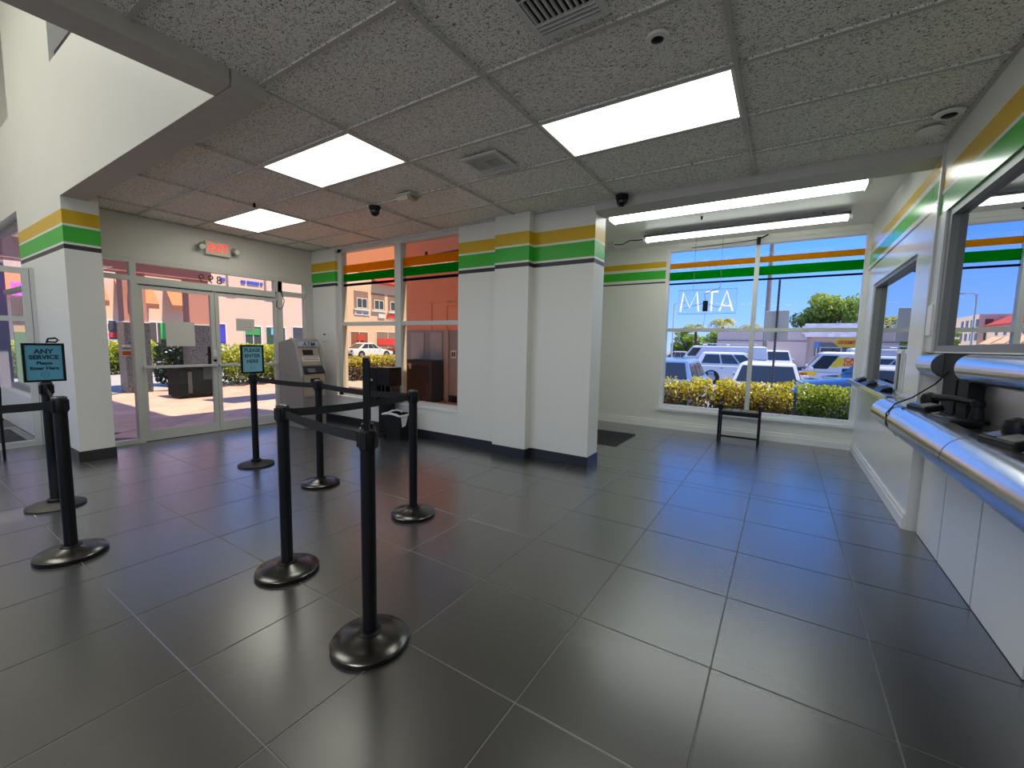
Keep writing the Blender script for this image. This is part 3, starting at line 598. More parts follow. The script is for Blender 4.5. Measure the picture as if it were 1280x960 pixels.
def belt(t, a, b, z=.952):
    ax, ay = a; bx_, by = b; d = Vector((bx_ - ax, by - ay, 0)); L = d.length; d /= L; n = Vector((-d.y, d.x, 0))
    p0 = Vector((ax, ay, 0)) + d * .038; p1 = Vector((bx_, by, 0)) - d * .044; N = 14; rings = []
    for i in range(N + 1):
        s = i / N; p = p0.lerp(p1, s); sag = -.012 * 4 * s * (1 - s) * L
        tw = .0
        rings.append([p + n * .001 + Vector((0, 0, z + sag - .024)), p - n * .001 + Vector((0, 0, z + sag - .024)), p - n * .001 + Vector((0, 0, z + sag + .024)), p + n * .001 + Vector((0, 0, z + sag + .024))])
    b_ = MB().loft(rings).build('belt', M_belt, t)
    MB().obox(p1 + Vector((0, 0, z)), (.02, .012, .055), rz=math.atan2(d.y, d.x)).build('belt_clip', M_blackp, b_)
def sign(t, x, y, face, lines, col, w=.228, h=.30, z0=1.01, big=.03):
    """framed notice on top of the post; face = angle the sheet looks at"""
    a = R(face); n = Vector((math.cos(a), math.sin(a), 0)); rt = Vector((-n.y, n.x, 0)); c = Vector((x, y, z0 + h / 2))
    f = MB()
    for (u0, u1, v0, v1) in ((-w / 2, -w / 2 + .014, -h / 2, h / 2), (w / 2 - .014, w / 2, -h / 2, h / 2), (-w / 2 + .014, w / 2 - .014, h / 2 - .014, h / 2), (-w / 2 + .014, w / 2 - .014, -h / 2, -h / 2 + .014)):
        f.obox(c + rt * (u0 + u1) / 2 + Vector((0, 0, (v0 + v1) / 2)), (.024, u1 - u0, v1 - v0), rz=a)
    f.obox(c - n * .006, (.004, w - .02, h - .02), rz=a)
    fr = f.build('sign_frame', M_black, t)
    MB().obox(c + n * .001, (.004, w - .029, h - .029), rz=a).build('sheet', mat('paper_' + str(col), S(*col), .7), fr)
    ink = mat('sign_ink', S(20, 45, 62), .7)
    for s, sz, v, bd in lines:
        text('lettering', s, sz, c + n * .004 + Vector((0, 0, v)), face + 90, ink, fr, ext=.0006, bold=bd)
    r = MB().tube([c + n * .0045 + rt * .022 * math.cos(q * math.pi / 8) + Vector((0, 0, -.092 + .022 * math.sin(q * math.pi / 8))) for q in range(16)], .0013, n=4, closed=True)
    r.obox(c + n * .0042 + Vector((0, 0, -.092)), (.001, .022, .003), rz=a); r.build('round_mark', mat('mark_ink', S(60, 110, 120), .7), fr)
    MB().obox((x, y, z0 - .004), (.05, .05, .03), rz=a).build('sign_socket', M_black, t)
P = {1: (-1.507, 1.192), 2: (-2.405, 1.315), 3: (-3.66, 2.345), 4: (-2.41, 2.34), 5: (-4.785, 2.31), 6: (-3.69, .66), 7: (-4.86, .805), 8: (-4.05, -.45)}
GQ = 'retractable belt queue posts'
LAB = {1: 'black belt queue post nearest the camera, its sign frame edge-on', 2: 'black belt queue post left of the nearest post, with two belts', 3: 'black belt queue post standing in front of the cash machine',
       4: 'black belt queue post standing in front of the small trash bin', 5: 'black queue post with a PLEASE ENTER HERE sign before the right door', 6: 'black belt queue post at far left with large metal base, no sign',
       7: 'black queue post with an ANY SERVICE sign before the left column', 8: 'black belt queue post just outside the left edge of view'}
Q = {}
for k, (x, y) in P.items():
    q = thing('queue_post', LAB[k], 'queue post', (x, y, 0), GQ); Q[k] = q; post_parts(q, x, y, flat=k in (5, 7))
for a, b in ((2, 1), (4, 2), (3, 4), (5, 3), (7, 6), (6, 8)): belt(Q[a], P[a], P[b])
sign(Q[5], *P[5], 0, [('PLEASE', .052, .092, .0012), ('ENTER', .052, .034, .0012), ('HERE', .052, -.024, .0012)], (120, 178, 200))
sign(Q[7], *P[7], 0, [('ANY', .05, .085, .002), ('SERVICE', .044, .04, .002), ('Please', .034, -.005, .0014), ('Enter Here', .034, -.045, .0014)], (82, 152, 180))
sign(Q[1], *P[1], 49.5, [('PLEASE', .052, .092, .0012), ('ENTER', .052, .034, .0012), ('HERE', .052, -.024, .0012)], (120, 178, 200))
t = tag(MB().tube([(P[7][0], P[7][1] + .02, 1.312), (P[7][0], P[7][1] + .03, 1.345), (P[7][0], P[7][1] + .07, 1.352), (P[7][0], P[7][1] + .085, 1.335), (P[7][0], P[7][1] + .07, 1.318), (P[7][0], P[7][1] + .03, 1.322)], .007, n=6, closed=True).build('binder_clip', M_blackp), 'small black clip on top of the ANY SERVICE sign', 'clip')

# chair at the far left edge
ch = thing('chair', 'black metal chair cut off by the left edge behind the belt', 'chair', (-7.25, .70, 0))
bx(-7.47, -7.07, .48, .84, .44, .465).build('seat', M_blackp, ch, bevel=.008)
for x, y in ((-7.09, .82), (-7.45, .82), (-7.09, .50), (-7.45, .50)): MB().cyl((x, y, 0), (x, y, .44), .013, n=10).build('leg', M_black, ch)
MB().tube([(-7.45, .82, .46), (-7.455, .83, .78), (-7.38, .83, .84), (-7.16, .83, .84), (-7.085, .83, .78), (-7.09, .82, .46)], .012, n=8).build('backrest', M_black, ch, smooth=True)

# ================================================================== ATM
at = thing('cash_machine', 'grey free-standing cash machine in the corner by the right door', 'atm', (-6.45, 3.87, 0))
M_atm = mat('atm_grey', S(140, 136, 130), .45); M_atml = mat('atm_light', S(178, 166, 148), .45); M_atmd = mat('atm_dark', (.02, .02, .022, 1), .35); M_atmt = mat('atm_trim', S(165, 165, 160), .4)
prof = [(-6.80, 0), (-6.14, 0), (-6.14, .80), (-6.16, .86), (-6.30, 1.30), (-6.36, 1.37), (-6.44, 1.39), (-6.80, 1.33)]
ya, yb = 3.665, 4.075
MB().prism([(x, ya + .012, z) for x, z in prof], (0, yb - ya - .024, 0)).build('cabinet', M_atm, at, bevel=.01)
fp = [(-6.18, .86), (-6.155, .80), (-6.125, .80), (-6.125, .845), (-6.20, 1.15), (-6.27, 1.30), (-6.335, 1.385), (-6.44, 1.405), (-6.44, 1.38), (-6.36, 1.36), (-6.30, 1.28)]
for y in (ya, yb - .02): MB().prism([(x, y, z) for x, z in fp], (0, .02, 0)).build('side_fin', M_atmt, at)
def slab(y0, y1, z0, z1, name, m, par, out=.004):
    """panel lying on the sloped face, given by heights"""
    fx = lambda z: -6.16 - (z - .86) * (.14 / .44)
    return MB().prism([(fx(z0) - .01, y0, z0), (fx(z0) + out, y0, z0), (fx(z1) + out, y0, z1), (fx(z1) - .01, y0, z1)], (0, y1 - y0, 0)).build(name, m, par)
slab(3.70, 4.04, 1.27, 1.345, 'header_sign', mat('lit_header_sheet', S(175, 190, 200), .4), at, .022)
text('lettering', 'ATM', .085, (-6.262, 3.872, 1.307), '+x', mat('atm_blue', S(25, 70, 130), .5), at, bold=.001, sx=1.15)
f = slab(3.71, 4.03, .985, 1.255, 'front_panel', M_atml, at)
slab(3.76, 3.93, 1.14, 1.22, 'screen', mat('dark_screen', (.02, .02, .025, 1), .15), f, .008)
for k in range(4): slab(3.955, 3.985, 1.145 + .02 * k, 1.157 + .02 * k, 'function_key', M_atmt, f, .009)
slab(3.73, 4.02, 1.045, 1.115, 'notice_label', M_white, f, .007)
for z in (1.062, 1.09): slab(3.75, 4.0, z, z + .012, 'label_print', mat('label_grey', S(120, 116, 110), .6), f, .0075)
MB().prism([(-6.20, 3.72, .975), (-6.11, 3.72, .875), (-6.16, 3.72, .85)], (0, .32, 0)).build('keypad_shelf', M_atmd, at)
for i in range(3):
    for j in range(4): MB().obox((-6.148 + .018 * i, 3.78 + .03 * j, .925 - .02 * i), (.012, .02, .006), ry=R(48)).build('key', M_atmt, at)
bx(-6.14, -6.128, 3.70, 4.04, .50, .84).build('lower_panel', M_atml, at)
bx(-6.13, -6.118, 3.80, 3.95, .72, .78).build('receipt_slot', M_atmd, at)
MB().cyl((-6.13, 3.87, .64), (-6.115, 3.87, .64), .03, n=16).build('lock', M_atmd, at)
bx(-6.14, -6.128, 3.70, 4.04, .04, .49).build('vault_door', M_atm, at)
bx(-6.60, -6.40, ya + .005, ya + .012, .80, .803).build('seam', M_atmd, at)

# ================================================================== TRASH BIN AND KIOSK
tb = thing('trash_bin', 'small black trash bin with a white bag rim under the window', 'bin', (-4.52, 4.11, 0))
MB().loft([[(-4.52 + sx * a, 4.11 + sy * b, z) for sx, sy in ((-1, -1), (1, -1), (1, 1), (-1, 1))] for a, b, z in ((.135, .10, 0), (.175, .13, .37), (.165, .12, .37), (.13, .09, .03))]).build('bin_body', mat('bin_black', (.009, .009, .010, 1), .5, spec=.3), tb)
M_bag = mat('white_bag', (.75, .75, .74, 1), .45, bump=.4, bscale=40)
ring = []
for k in range(40):
    a = 2 * math.pi * k / 40; c, s_ = math.cos(a), math.sin(a); q = max(abs(c), abs(s_)); j = random.uniform(-.004, .004)
    ring.append((-4.52 + .182 * c / q + j, 4.11 + .137 * s_ / q + j, (.368 + .012 * math.sin(3 * a) + random.uniform(-.004, .004))))
MB().tube(ring, [random.uniform(.013, .019) for _ in ring], n=7, closed=True).build('bag_rim', M_bag, tb, smooth=True)
MB().prism([(-4.345, 3.99, .37), (-4.345, 4.12, .37), (-4.352, 4.08, .22), (-4.352, 4.02, .20)], (.006, 0, 0)).build('bag_flap', M_bag, tb)
kk = thing('check_in_kiosk', 'tall black kiosk with boxy glossy head beside the trash bin', 'kiosk', (-4.86, 4.16, 0))
bx(-5.0, -4.74, 4.05, 4.29, 0, .05).build('plinth', M_black, kk, bevel=.006)
bx(-4.95, -4.76, 4.12, 4.26, .05, .52).build('pedestal', M_blackp, kk)
bx(-4.92, -4.66, 4.07, 4.30, .74, 1.005).build('screen_head', mat('gloss_black', (.006, .006, .006, 1), .2, spec=.3), kk, bevel=.006)
bx(-5.16, -4.94, 4.08, 4.30, .46, .99).build('printer_column', M_blackp, kk, bevel=.006)
for x in (-4.90, -4.82, -4.70): bx(x, x + .025, 4.12, 4.28, .52, .74).build('strut', M_gunmetal, kk)
bx(-5.12, -5.0, 4.06, 4.08, .80, .83).build('paper_slot', M_steel, kk); bx(-5.1, -4.98, 4.06, 4.08, .62, .64).build('paper_slot', M_steel, kk)

# ================================================================== BENCH AND MAT IN THE BAY
be = thing('bench', 'low black backless bench with raised ends under the window', 'bench', (-.48, 7.0, 0))
for x in (-.735, -.225):
    for y in (6.86, 7.10): MB().obox((x, y, .275), (.03, .03, .55)).build('leg', M_black, be)
    bx(x - .014, x + .014, 6.87, 7.09, .53, .56).build('arm_rail', M_black, be); bx(x - .012, x + .012, 6.87, 7.09, .055, .08).build('side_stretcher', M_black, be)
bx(-.72, -.24, 6.85, 7.11, .452, .47).build('seat', mat('bench_seat', (.06, .065, .07, 1), .14), be, bevel=.004)
MB().box(-.72, -.24, 6.852, 6.872, .40, .452).box(-.72, -.24, 7.088, 7.108, .40, .452).build('apron', M_black, be)
bx(-.72, -.24, 6.97, 6.99, .055, .08).build('long_stretcher', M_black, be)
fm = thing('floor_mat', 'dark grid rubber mat on the floor beyond the pillar', 'mat', (-2.3, 6.05, 0))
bx(-2.75, -1.86, 5.60, 6.52, .0005, .004).build('backing', mat('mat_grey', (.10, .09, .085, 1), .8), fm)
g = MB()
for k in range(15): g.box(-2.75 + .0625 * k, -2.735 + .0625 * k, 5.60, 6.52, .004, .012)
g.build('long_rib', M_rub, fm)['kind'] = 'stuff'
g = MB()
for k in range(15): g.box(-2.75, -1.86, 5.60 + .0645 * k, 5.615 + .0645 * k, .004, .0115)
g.build('cross_rib', M_rub, fm)['kind'] = 'stuff'

# ================================================================== TELLER COUNTER
co = thing('teller_counter', 'long teller counter with steel bullnose edge along the right wall', 'counter', (.8, 2, 0))
ys_ = [4.30, 3.77, 3.185, 2.575, 1.96, 1.35, .74, .13, -.48, -1.1]
for a, b in zip(ys_[:-1], ys_[1:]): bx(.945, .984, b + .010, a - .010, .006, .94).build('front_panel', M_gloss, co)
bx(.956, .984, -1.1, 4.30, .0, .93).build('panel_backing', mat('flat_black', (.006, .006, .007, 1), .9), co)
bx(.70, .984, -1.1, 4.27, .965, .998).build('countertop', mat('dark_steel_top', (.20, .205, .21, 1), .18, metal=.9), co)
bx(.74, .945, -1.1, 4.25, .90, .962).build('counter_bracket', M_gunmetal, co)
def bull(x, z, r, y0, y1, name, par, n=22):
    """half round nose from -y to +y, flat at the back"""
    pts = [(x + r * .55, y0, z + r)] + [(x - r * math.sin(math.pi * k / n), y0, z + r * math.cos(math.pi * k / n)) for k in range(n + 1)] + [(x + r * .55, y0, z - r)]
    return MB().prism(pts, (0, y1 - y0, 0)).build(name, M_steel, par, smooth=True)
for a, b in ((2.535, 4.25), (.80, 2.525), (-1.1, .79)): bull(.70, .925, .098, a, b, 'bullnose', co)
for y in (2.53, .795): bull(.70, .925, .0945, y - .008, y + .008, 'seam', co).data.materials[0] = M_black
up = thing('window_sill_rail', 'upper rounded steel rail below the teller glass', 'rail', (.93, 2, 1.3))
bull(.925, 1.292, .083, 3.93, 4.32, 'rail_short', up); bull(.925, 1.292, .083, -1.1, 3.46, 'rail_long', up)
bx(.90, .984, -1.1, 4.32, 1.376, 1.384).build('top_strip', M_white, up)
bk = thing('rail_bracket', 'black upright bracket filling the gap in the upper rail', 'bracket', (.93, 3.7, 1.0))
bx(.905, .96, 3.465, 3.925, 1.215, 1.372).build('cover', mat('flat_black', (.006, .006, .007, 1), .7), bk)
bx(.90, .97, 3.63, 3.88, .999, 1.215).build('upright', MATS['flat_black'], bk); bx(.90, .97, 3.42, 3.585, .999, 1.215).build('upright', MATS['flat_black'], bk); bx(.93, .965, 3.585, 3.63, .999, 1.215).build('channel', M_gunmetal, bk)
bs = thing('backsplash', 'pale steel backsplash between counter and upper rail', 'panel', (.97, 2, 1.0))
for a, b in ((3.88, 4.30), (2.10, 3.42), (.3, 2.09), (-1.1, .29)): bx(.970, .984, a, b, .999, 1.21).build('panel', M_steelflat, bs)
def terminal(x, y, dx, dy, label, group='card terminals on the counter'):
    """low terminal held by a jointed arm from the back of the counter"""
    t = thing('card_terminal', label, 'card terminal', (x, y, .999), group); z = .999
    MB().lathe([(.05, 0), (.052, .012), (.03, .018), (.022, .085), (.03, .09), (.03, .12), (.02, .126)], (x + dx, y + dy, z), 18).build('swivel_post', M_black, t, smooth=True)
    MB().tube([(x + dx, y + dy, z + .105), (x + dx * .5, y + dy * .5, z + .112), (x, y, z + .10)], [.018, .020, .024], n=8).build('arm', M_black, t, smooth=True)
    MB().lathe([(.02, .05), (.042, .058), (.046, .09), (.036, .118), (.01, .13)], (x, y, z), 18).build('joint', M_black, t, smooth=True)
    a = .25; ty = R(-14)
    b = MB().obox((x - .03, y - .05, z + .040), (.10, .20, .036), rz=a, ry=ty).build('body', M_blackp, t, bevel=.01)
    MB().obox((x - .045, y + .0, z + .060), (.075, .07, .005), rz=a, ry=ty).build('screen', mat('terminal_screen', (.05, .06, .07, 1), .1), b)
    MB().obox((x - .028, y - .09, z + .060), (.07, .085, .005), rz=a, ry=ty).build('keypad', mat('keypad_grey', (.25, .26, .27, 1), .4), b)
    MB().tube([(x + .03, y + .04, z + .03), (x - .01, y + .12, z + .012), (x - .07, y + .10, z + .012), (x - .08, y + .02, z + .02)], .005, n=6).build('cable', M_black, t, smooth=True)
    return t
terminal(.79, 3.62, .13, -.30, 'black card terminal on a jointed arm before the rail bracket')
terminal(.80, 2.47, .12, -.25, 'black card terminal on the counter at the right edge of view')
sc = thing('receipt_printer', 'low black device with silver trim lying on the teller counter', 'device', (.80, 3.15, .999))
MB().obox((.79, 3.17, 1.016), (.13, .26, .032), rz=.15).build('body', M_black, sc, bevel=.01); MB().obox((.76, 3.2, 1.035), (.045, .11, .006), rz=.15).build('trim', M_steel, sc)
MB().tube([(.79, 3.30, 1.03), (.72, 3.42, 1.01), (.66, 3.60, 1.02), (.75, 3.72, 1.02)], .005, n=6).build('cable', M_black, sc)
tag(MB().tube([(.905, 3.80, 1.26), (.86, 3.86, 1.17), (.76, 3.88, 1.07), (.66, 3.78, 1.03), (.605, 3.70, .97), (.60, 3.66, .90), (.66, 3.66, .83)], .0045, n=6).build('loose_cable', M_black), 'thin black cable dropping from the rail over the steel edge', 'cable')
tag(MB().tube([(.905, 2.9, 1.0), (.84, 2.7, 1.003), (.78, 2.45, 1.004), (.75, 2.2, 1.004), (.76, 1.9, 1.004)], .006, n=6).build('counter_cable', M_black), 'black cable lying along the teller countertop towards the right', 'cable')
# ledge under the bay teller window
le = thing('transaction_ledge', 'narrow steel ledge under the smaller teller window in the bay', 'ledge', (.82, 6, .98))
bx(.752, .884, 4.72, 7.28, .955, 1.002).build('ledge_top', M_steel, le, bevel=.004); bx(.80, .884, 4.9, 7.2, .915, .955).build('ledge_support', M_white, le)
bx(.884, .95, BY0 + .002, BY1 - .002, 1.0215, 1.024).build('window_board', M_steelflat, le)
for (y, lb) in ((5.25, 'white framed dark speaker box on the bay ledge, left one'), (4.93, 'white framed dark speaker box on the bay ledge, right one')):
    t = thing('speaker_box', lb, 'speaker', (.92, y, 1.024), 'speaker boxes on the bay ledge')
    MB().box(.905, .945, y - .10, y - .08, 1.0245, 1.40).box(.905, .945, y + .08, y + .10, 1.0245, 1.40).box(.905, .945, y - .08, y + .08, 1.36, 1.40).build('frame', M_white, t)
    bx(.92, .944, y - .08, y + .08, 1.0245, 1.36).build('grille', mat('dark_grille', (.06, .06, .065, 1), .6), t)
for k, (y, l, lb) in enumerate(((6.75, .26, 'black pin pad at the window end of the bay ledge'), (6.1, .34, 'wide flat black pad in the middle of the bay ledge'), (5.3, .30, 'black device with silver strip near the counter end of the bay ledge'))):
    t = thing('pin_pad', lb, 'device', (.82, y, 1.002), 'devices on the bay ledge')
    MB().prism([(.775, y - l / 2, 1.0025), (.87, y - l / 2, 1.0025), (.87, y - l / 2, 1.05), (.80, y - l / 2, 1.03)], (0, l, 0)).build('body', M_black, t, bevel=.004)
    MB().obox((.84, y, 1.047), (.05, l * .5, .008), ry=R(-16)).build('keypad' if k != 2 else 'strip', M_gunmetal if k != 2 else M_steel, t)

# ================================================================== OUTSIDE: GROUND AND PATIO
GL = -.5
M_asph = mat('asphalt', (.30, .295, .285, 1), .85, var=.15, scale=3); M_conc = mat('concrete', (.52, .49, .44, 1), .85, var=.08, scale=3)
struct('ground_lot', bx(-20, 160, 9.9, 190, GL - .2, GL), M_asph)
struct('ground_left_lot', bx(-120, -20.9, -60, 190, -.5, -.3), M_asph)
struct('ground_bed', bx(-5, 12, 7.65, 9.7, -.4, -.08), mat('mulch', (.24, .17, .11, 1), .95, var=.3, scale=30, bump=.5))
struct('curb', bx(-5, 14, 9.7, 9.9, -.5, -.02), M_conc)
struct('ground_behind', bx(-20.9, 40, -60, -2.85, -.3, -.05), mat('grey_paving', (.48, .45, .38, 1), .9, var=.1))  # unseen ground, added to bounce sunlight up to the ceiling
struct('back_sky_shade', bx(-10.6, 3.6, -6.6, -2.82, 3.15, 3.4), M_terra)  # unseen overhang, added to cut the blue sky light from behind
struct('ground_right', bx(1.1, 40, -2.8, 7.6, -.4, -.21), M_conc)
struct('ground_walk', MB().box(-20.9, -13.5, -20, 9.9, -.3, -.012).box(-13.5, -6.95, 8.0, 9.9, -.3, -.02), M_conc)
M_ptile = mat('terracotta_floor_tile', S(236, 190, 164), .5, objvar=.12)
pf = struct('floor_patio', bx(-13.5, -6.98, -2.0, 8.0, -.3, -.004), mat('patio_grout', S(112, 72, 60), .9))
struct('floor_walkway', bx(-8.2, -3.4, 4.62, 7.42, -.02, .0), mat('orange_patio_tile', S(228, 140, 92), .5))
me_pt = tile_mesh(.393, .393, .004, .01).mesh('tile', M_ptile)
for i in range(-24, 24):
    for j in range(-24, 24):
        x, y = -10.2 + (i + j) * .4055 / math.sqrt(2), 4.6 + (i - j) * .4055 / math.sqrt(2)
        if -13.25 < x < -7.28 and 1.95 < y < 7.75 and not (x > -8.45 and y > 4.35): inst('tile', me_pt, (x, y, .002), pf, R(45))
# portico
M_granite = mat('speckled_granite', (.060, .064, .074, 1), .35, var=2.4, scale=24)
struct('roof_portico', MB().box(-13.75, -13.0, 1.64, 5.45, 3.3, 3.75).box(-13.7, -13.2, 1.64, 5.40, 2.90, 3.3), M_pink)
def column(y0, y1, label):
    c = thing('portico_column', label, 'column', (-13.45, (y0 + y1) / 2, 0), 'portico columns')
    bx(-13.65, -13.25, y0, y1, 1.73, 2.90).build('shaft', M_pink, c)
    bx(-13.69, -13.21, y0 - .03, y1 + .03, 0, 1.70).build('granite_base', M_granite, c); bx(-13.70, -13.20, y0 - .04, y1 + .04, 1.70, 1.73).build('cap_moulding', M_alu, c)
    return c
ca = column(3.55, 3.98, 'left portico column with grey base behind the sidelight'); column(4.87, 5.33, 'right portico column with granite base behind the planter box')
ln = thing('wall_lantern', 'dark wall lantern on the left portico column', 'lantern', (-13.2, 3.72, 2.3))
bx(-13.248, -13.2, 3.66, 3.74, 2.30, 2.62).build('bracket', M_black, ln); MB().box(-13.2, -13.08, 3.66, 3.68, 2.22, 2.55).box(-13.2, -13.08, 3.74, 3.76, 2.22, 2.55).box(-13.2, -13.08, 3.68, 3.74, 2.52, 2.55).box(-13.2, -13.08, 3.68, 3.74, 2.22, 2.25).build('cage', M_black, ln)
pb = thing('planter_box', 'black square planter bin on the patio before the right column', 'planter', (-11.5, 4.2, 0))
bx(-11.85, -11.2, 3.86, 4.56, .05, .70).build('box', mat('dark_green_black', (.006, .009, .009, 1), .75, spec=.15), pb, bevel=.012); bx(-11.8, -11.25, 3.9, 4.52, 0.003, .05).build('plinth', M_black, pb)
bx(-11.88, -11.17, 3.83, 4.59, .68, .72).build('rim', M_black, pb, bevel=.006); bx(-11.199, -11.19, 4.02, 4.10, .12, .6).build('panel_ridge', mat('dark_grey_ridge', (.05, .055, .055, 1), .4), pb)
# walkway beside the orange window
M_dado = mat('grey_dado_paint', S(128, 138, 148), .5)
struct('wall_walkway', MB().box(-8.2, -3.36, 7.45, 7.65, 1.66, 4.2).box(-8.1, -3.36, 7.47, 7.65, 0, 1.66), M_terra)
struct('roof_walkway', MB().box(-8.4, -8.2, 4.62, 7.65, 2.95, 4.6), M_terra)
dp = struct('trim_8', bx(-8.1, -6.62, 7.44, 7.47, .02, 1.66), M_dado)
bx(-6.50, -3.36, 7.44, 7.47, .16, 1.66).build('dado_panel', M_dado, dp); bx(-6.50, -3.36, 7.43, 7.47, .0, .16).build('skirting', M_black, dp)
for x0, x1 in ((-7.72, -7.28), (-7.08, -6.70)):
    k = bx(x0, x1, 7.425, 7.44, .04, 1.60).build('service_door', mat('door_grey', S(150, 160, 170), .45), dp); bx(x1 - .09, x1 - .05, 7.40, 7.425, .9, .96).build('knob', M_black, k)
bx(-6.62, -6.50, 7.41, 7.47, 0, 1.66).build('corner_post', mat('pale_grey_post', S(150, 152, 152), .5), dp)
bx(-7.10, -7.04, 7.43, 7.46, 1.66, 2.30).build('door_frame', M_terra, dp); bx(-6.62, -6.56, 7.43, 7.46, 1.66, 2.30).build('door_frame', M_terra, dp); bx(-6.56, -5.9, 7.42, 7.46, 2.22, 2.28).build('ledge', M_terra, dp)
ob = thing('outlet_box', 'small metal outlet box on the grey panelled wall outside', 'outlet', (-6.35, 7.43, 1.1))
bx(-6.42, -6.26, 7.41, 7.44, 1.02, 1.20).build('plate', M_steelflat, ob); bx(-6.39, -6.35, 7.405, 7.41, 1.06, 1.16).build('socket', M_black, ob); bx(-6.33, -6.29, 7.405, 7.41, 1.06, 1.16).build('socket', M_black, ob)
db = thing('outdoor_cabinet', 'large dark cabinet with a torn sticker outside the orange window', 'cabinet', (-7.05, 7.2, 0))
bx(-7.50, -6.62, 6.98, 7.38, .05, .97).build('case', mat('dark_brown_black', (.010, .010, .010, 1), .7, spec=.2), db, bevel=.01); bx(-7.45, -6.67, 7.02, 7.34, .003, .05).build('plinth', M_black, db)
MB().prism([(-7.36, 6.978, .88), (-7.24, 6.978, .88), (-7.25, 6.978, .76), (-7.30, 6.978, .74)], (0, -.002, 0)).build('sticker', mat('torn_sticker', S(130, 130, 125), .7), db)
cp = thing('corner_post', 'slim post painted mint below and cream above, outside the window', 'post', (-5.95, 7.2, 0))
bx(-6.0, -5.93, 7.15, 7.25, .003, 1.64).build('lower_half', mat('mint_paint', S(150, 205, 175), .6), cp); bx(-6.0, -5.93, 7.15, 7.25, 1.64, 3.35).build('upper_half', mat('cream_paint', S(235, 215, 165), .6), cp)
tag(MB().box(-5.84, -5.80, 5.98, 6.02, 2.95, 3.08).cyl((-5.8, 6, 3.0), (-4.9, 6, 3.04), .015, n=8).box(-4.92, -4.88, 5.98, 7.46, 3.02, 3.06).build('conduit', M_gunmetal), 'thin conduit arm with a small end box above the grey walkway doors', 'pipe')
# neighbour shop glimpsed at far left
struct('wall_neighbour', bx(-14.4, -14.2, -3, 1.88, 0, 3.6), mat('violet_grey_stucco', S(138, 132, 142), .6))
sb = thing('shop_board', 'tall tan over green board outside at the far left', 'board', (-13.9, 1.98, 0))
bx(-13.95, -13.9, 1.90, 2.06, 1.42, 2.16).build('tan_half', mat('tan_board', S(225, 190, 140), .6), sb); bx(-13.95, -13.9, 1.90, 2.06, .0, 1.42).build('green_half', mat('green_board', S(110, 150, 110), .6), sb)
ns = thing('shop_neon', 'small pink neon with purple rim outside at the far left', 'neon sign', (-13.9, 1.98, 2.2))
MB().tube([(-13.88, 1.93, 2.20), (-13.88, 1.93, 2.47), (-13.88, 2.04, 2.47), (-13.88, 2.04, 2.20)], .018, n=8, closed=True).build('rim_tube', mat('purple_neon', (.3, .05, .9, 1), .4, emit=(.38, .06, 1, 1), es=3), ns)
bx(-13.9, -13.885, 1.945, 2.025, 2.215, 2.455).build('lit_core', mat('pink_neon', (.9, .1, .3, 1), .4, emit=(1, .12, .3, 1), es=1.6), ns)

# ================================================================== PLANTS
YT, YM, OL, DG, BR, RD = S(240, 222, 60), S(205, 190, 45), S(120, 122, 45), S(52, 66, 28), S(110, 76, 48), S(175, 80, 50)
L_gold = m_leaf('gold_shrub_leaf', [(0, S(60, 50, 30)), (.2, BR), (.36, DG), (.5, S(150, 110, 60)), (.66, OL), (.8, YM), (.95, YT)], 0.0, .86)
L_green = m_leaf('green_shrub_leaf', [(0, S(55, 48, 30)), (.3, S(58, 76, 30)), (.55, S(100, 128, 45)), (.8, S(165, 182, 60)), (.97, S(205, 208, 80))], 0.0, .9)
L_hedge = m_leaf('hedge_leaf', [(0, S(70, 80, 30)), (.4, S(120, 140, 45)), (.7, S(175, 190, 60)), (.95, S(225, 225, 95))], 0.0, 1.25)
L_dark = m_leaf('dark_shrub_leaf', [(0, S(40, 50, 30)), (.5, S(70, 88, 48)), (.95, S(120, 138, 70))], 0.0, 1.25)
L_tree = m_leaf('tree_leaf', [(0, S(70, 92, 36)), (.4, S(110, 138, 52)), (.7, S(150, 172, 66)), (.95, S(190, 205, 95))], 2.5, 7.0)
L_palm = m_leaf('palm_leaf', [(0, S(130, 105, 60)), (.5, S(150, 150, 75)), (.95, S(205, 200, 110))], 1.5, 4.8)
L_low = m_leaf('low_tree_leaf', [(0, S(70, 92, 36)), (.4, S(110, 140, 52)), (.7, S(160, 185, 70)), (.95, S(200, 215, 100))], -1.0, 3.6)
M_bark = mat('brown_bark', S(92, 74, 58), .9, var=.2, scale=20)
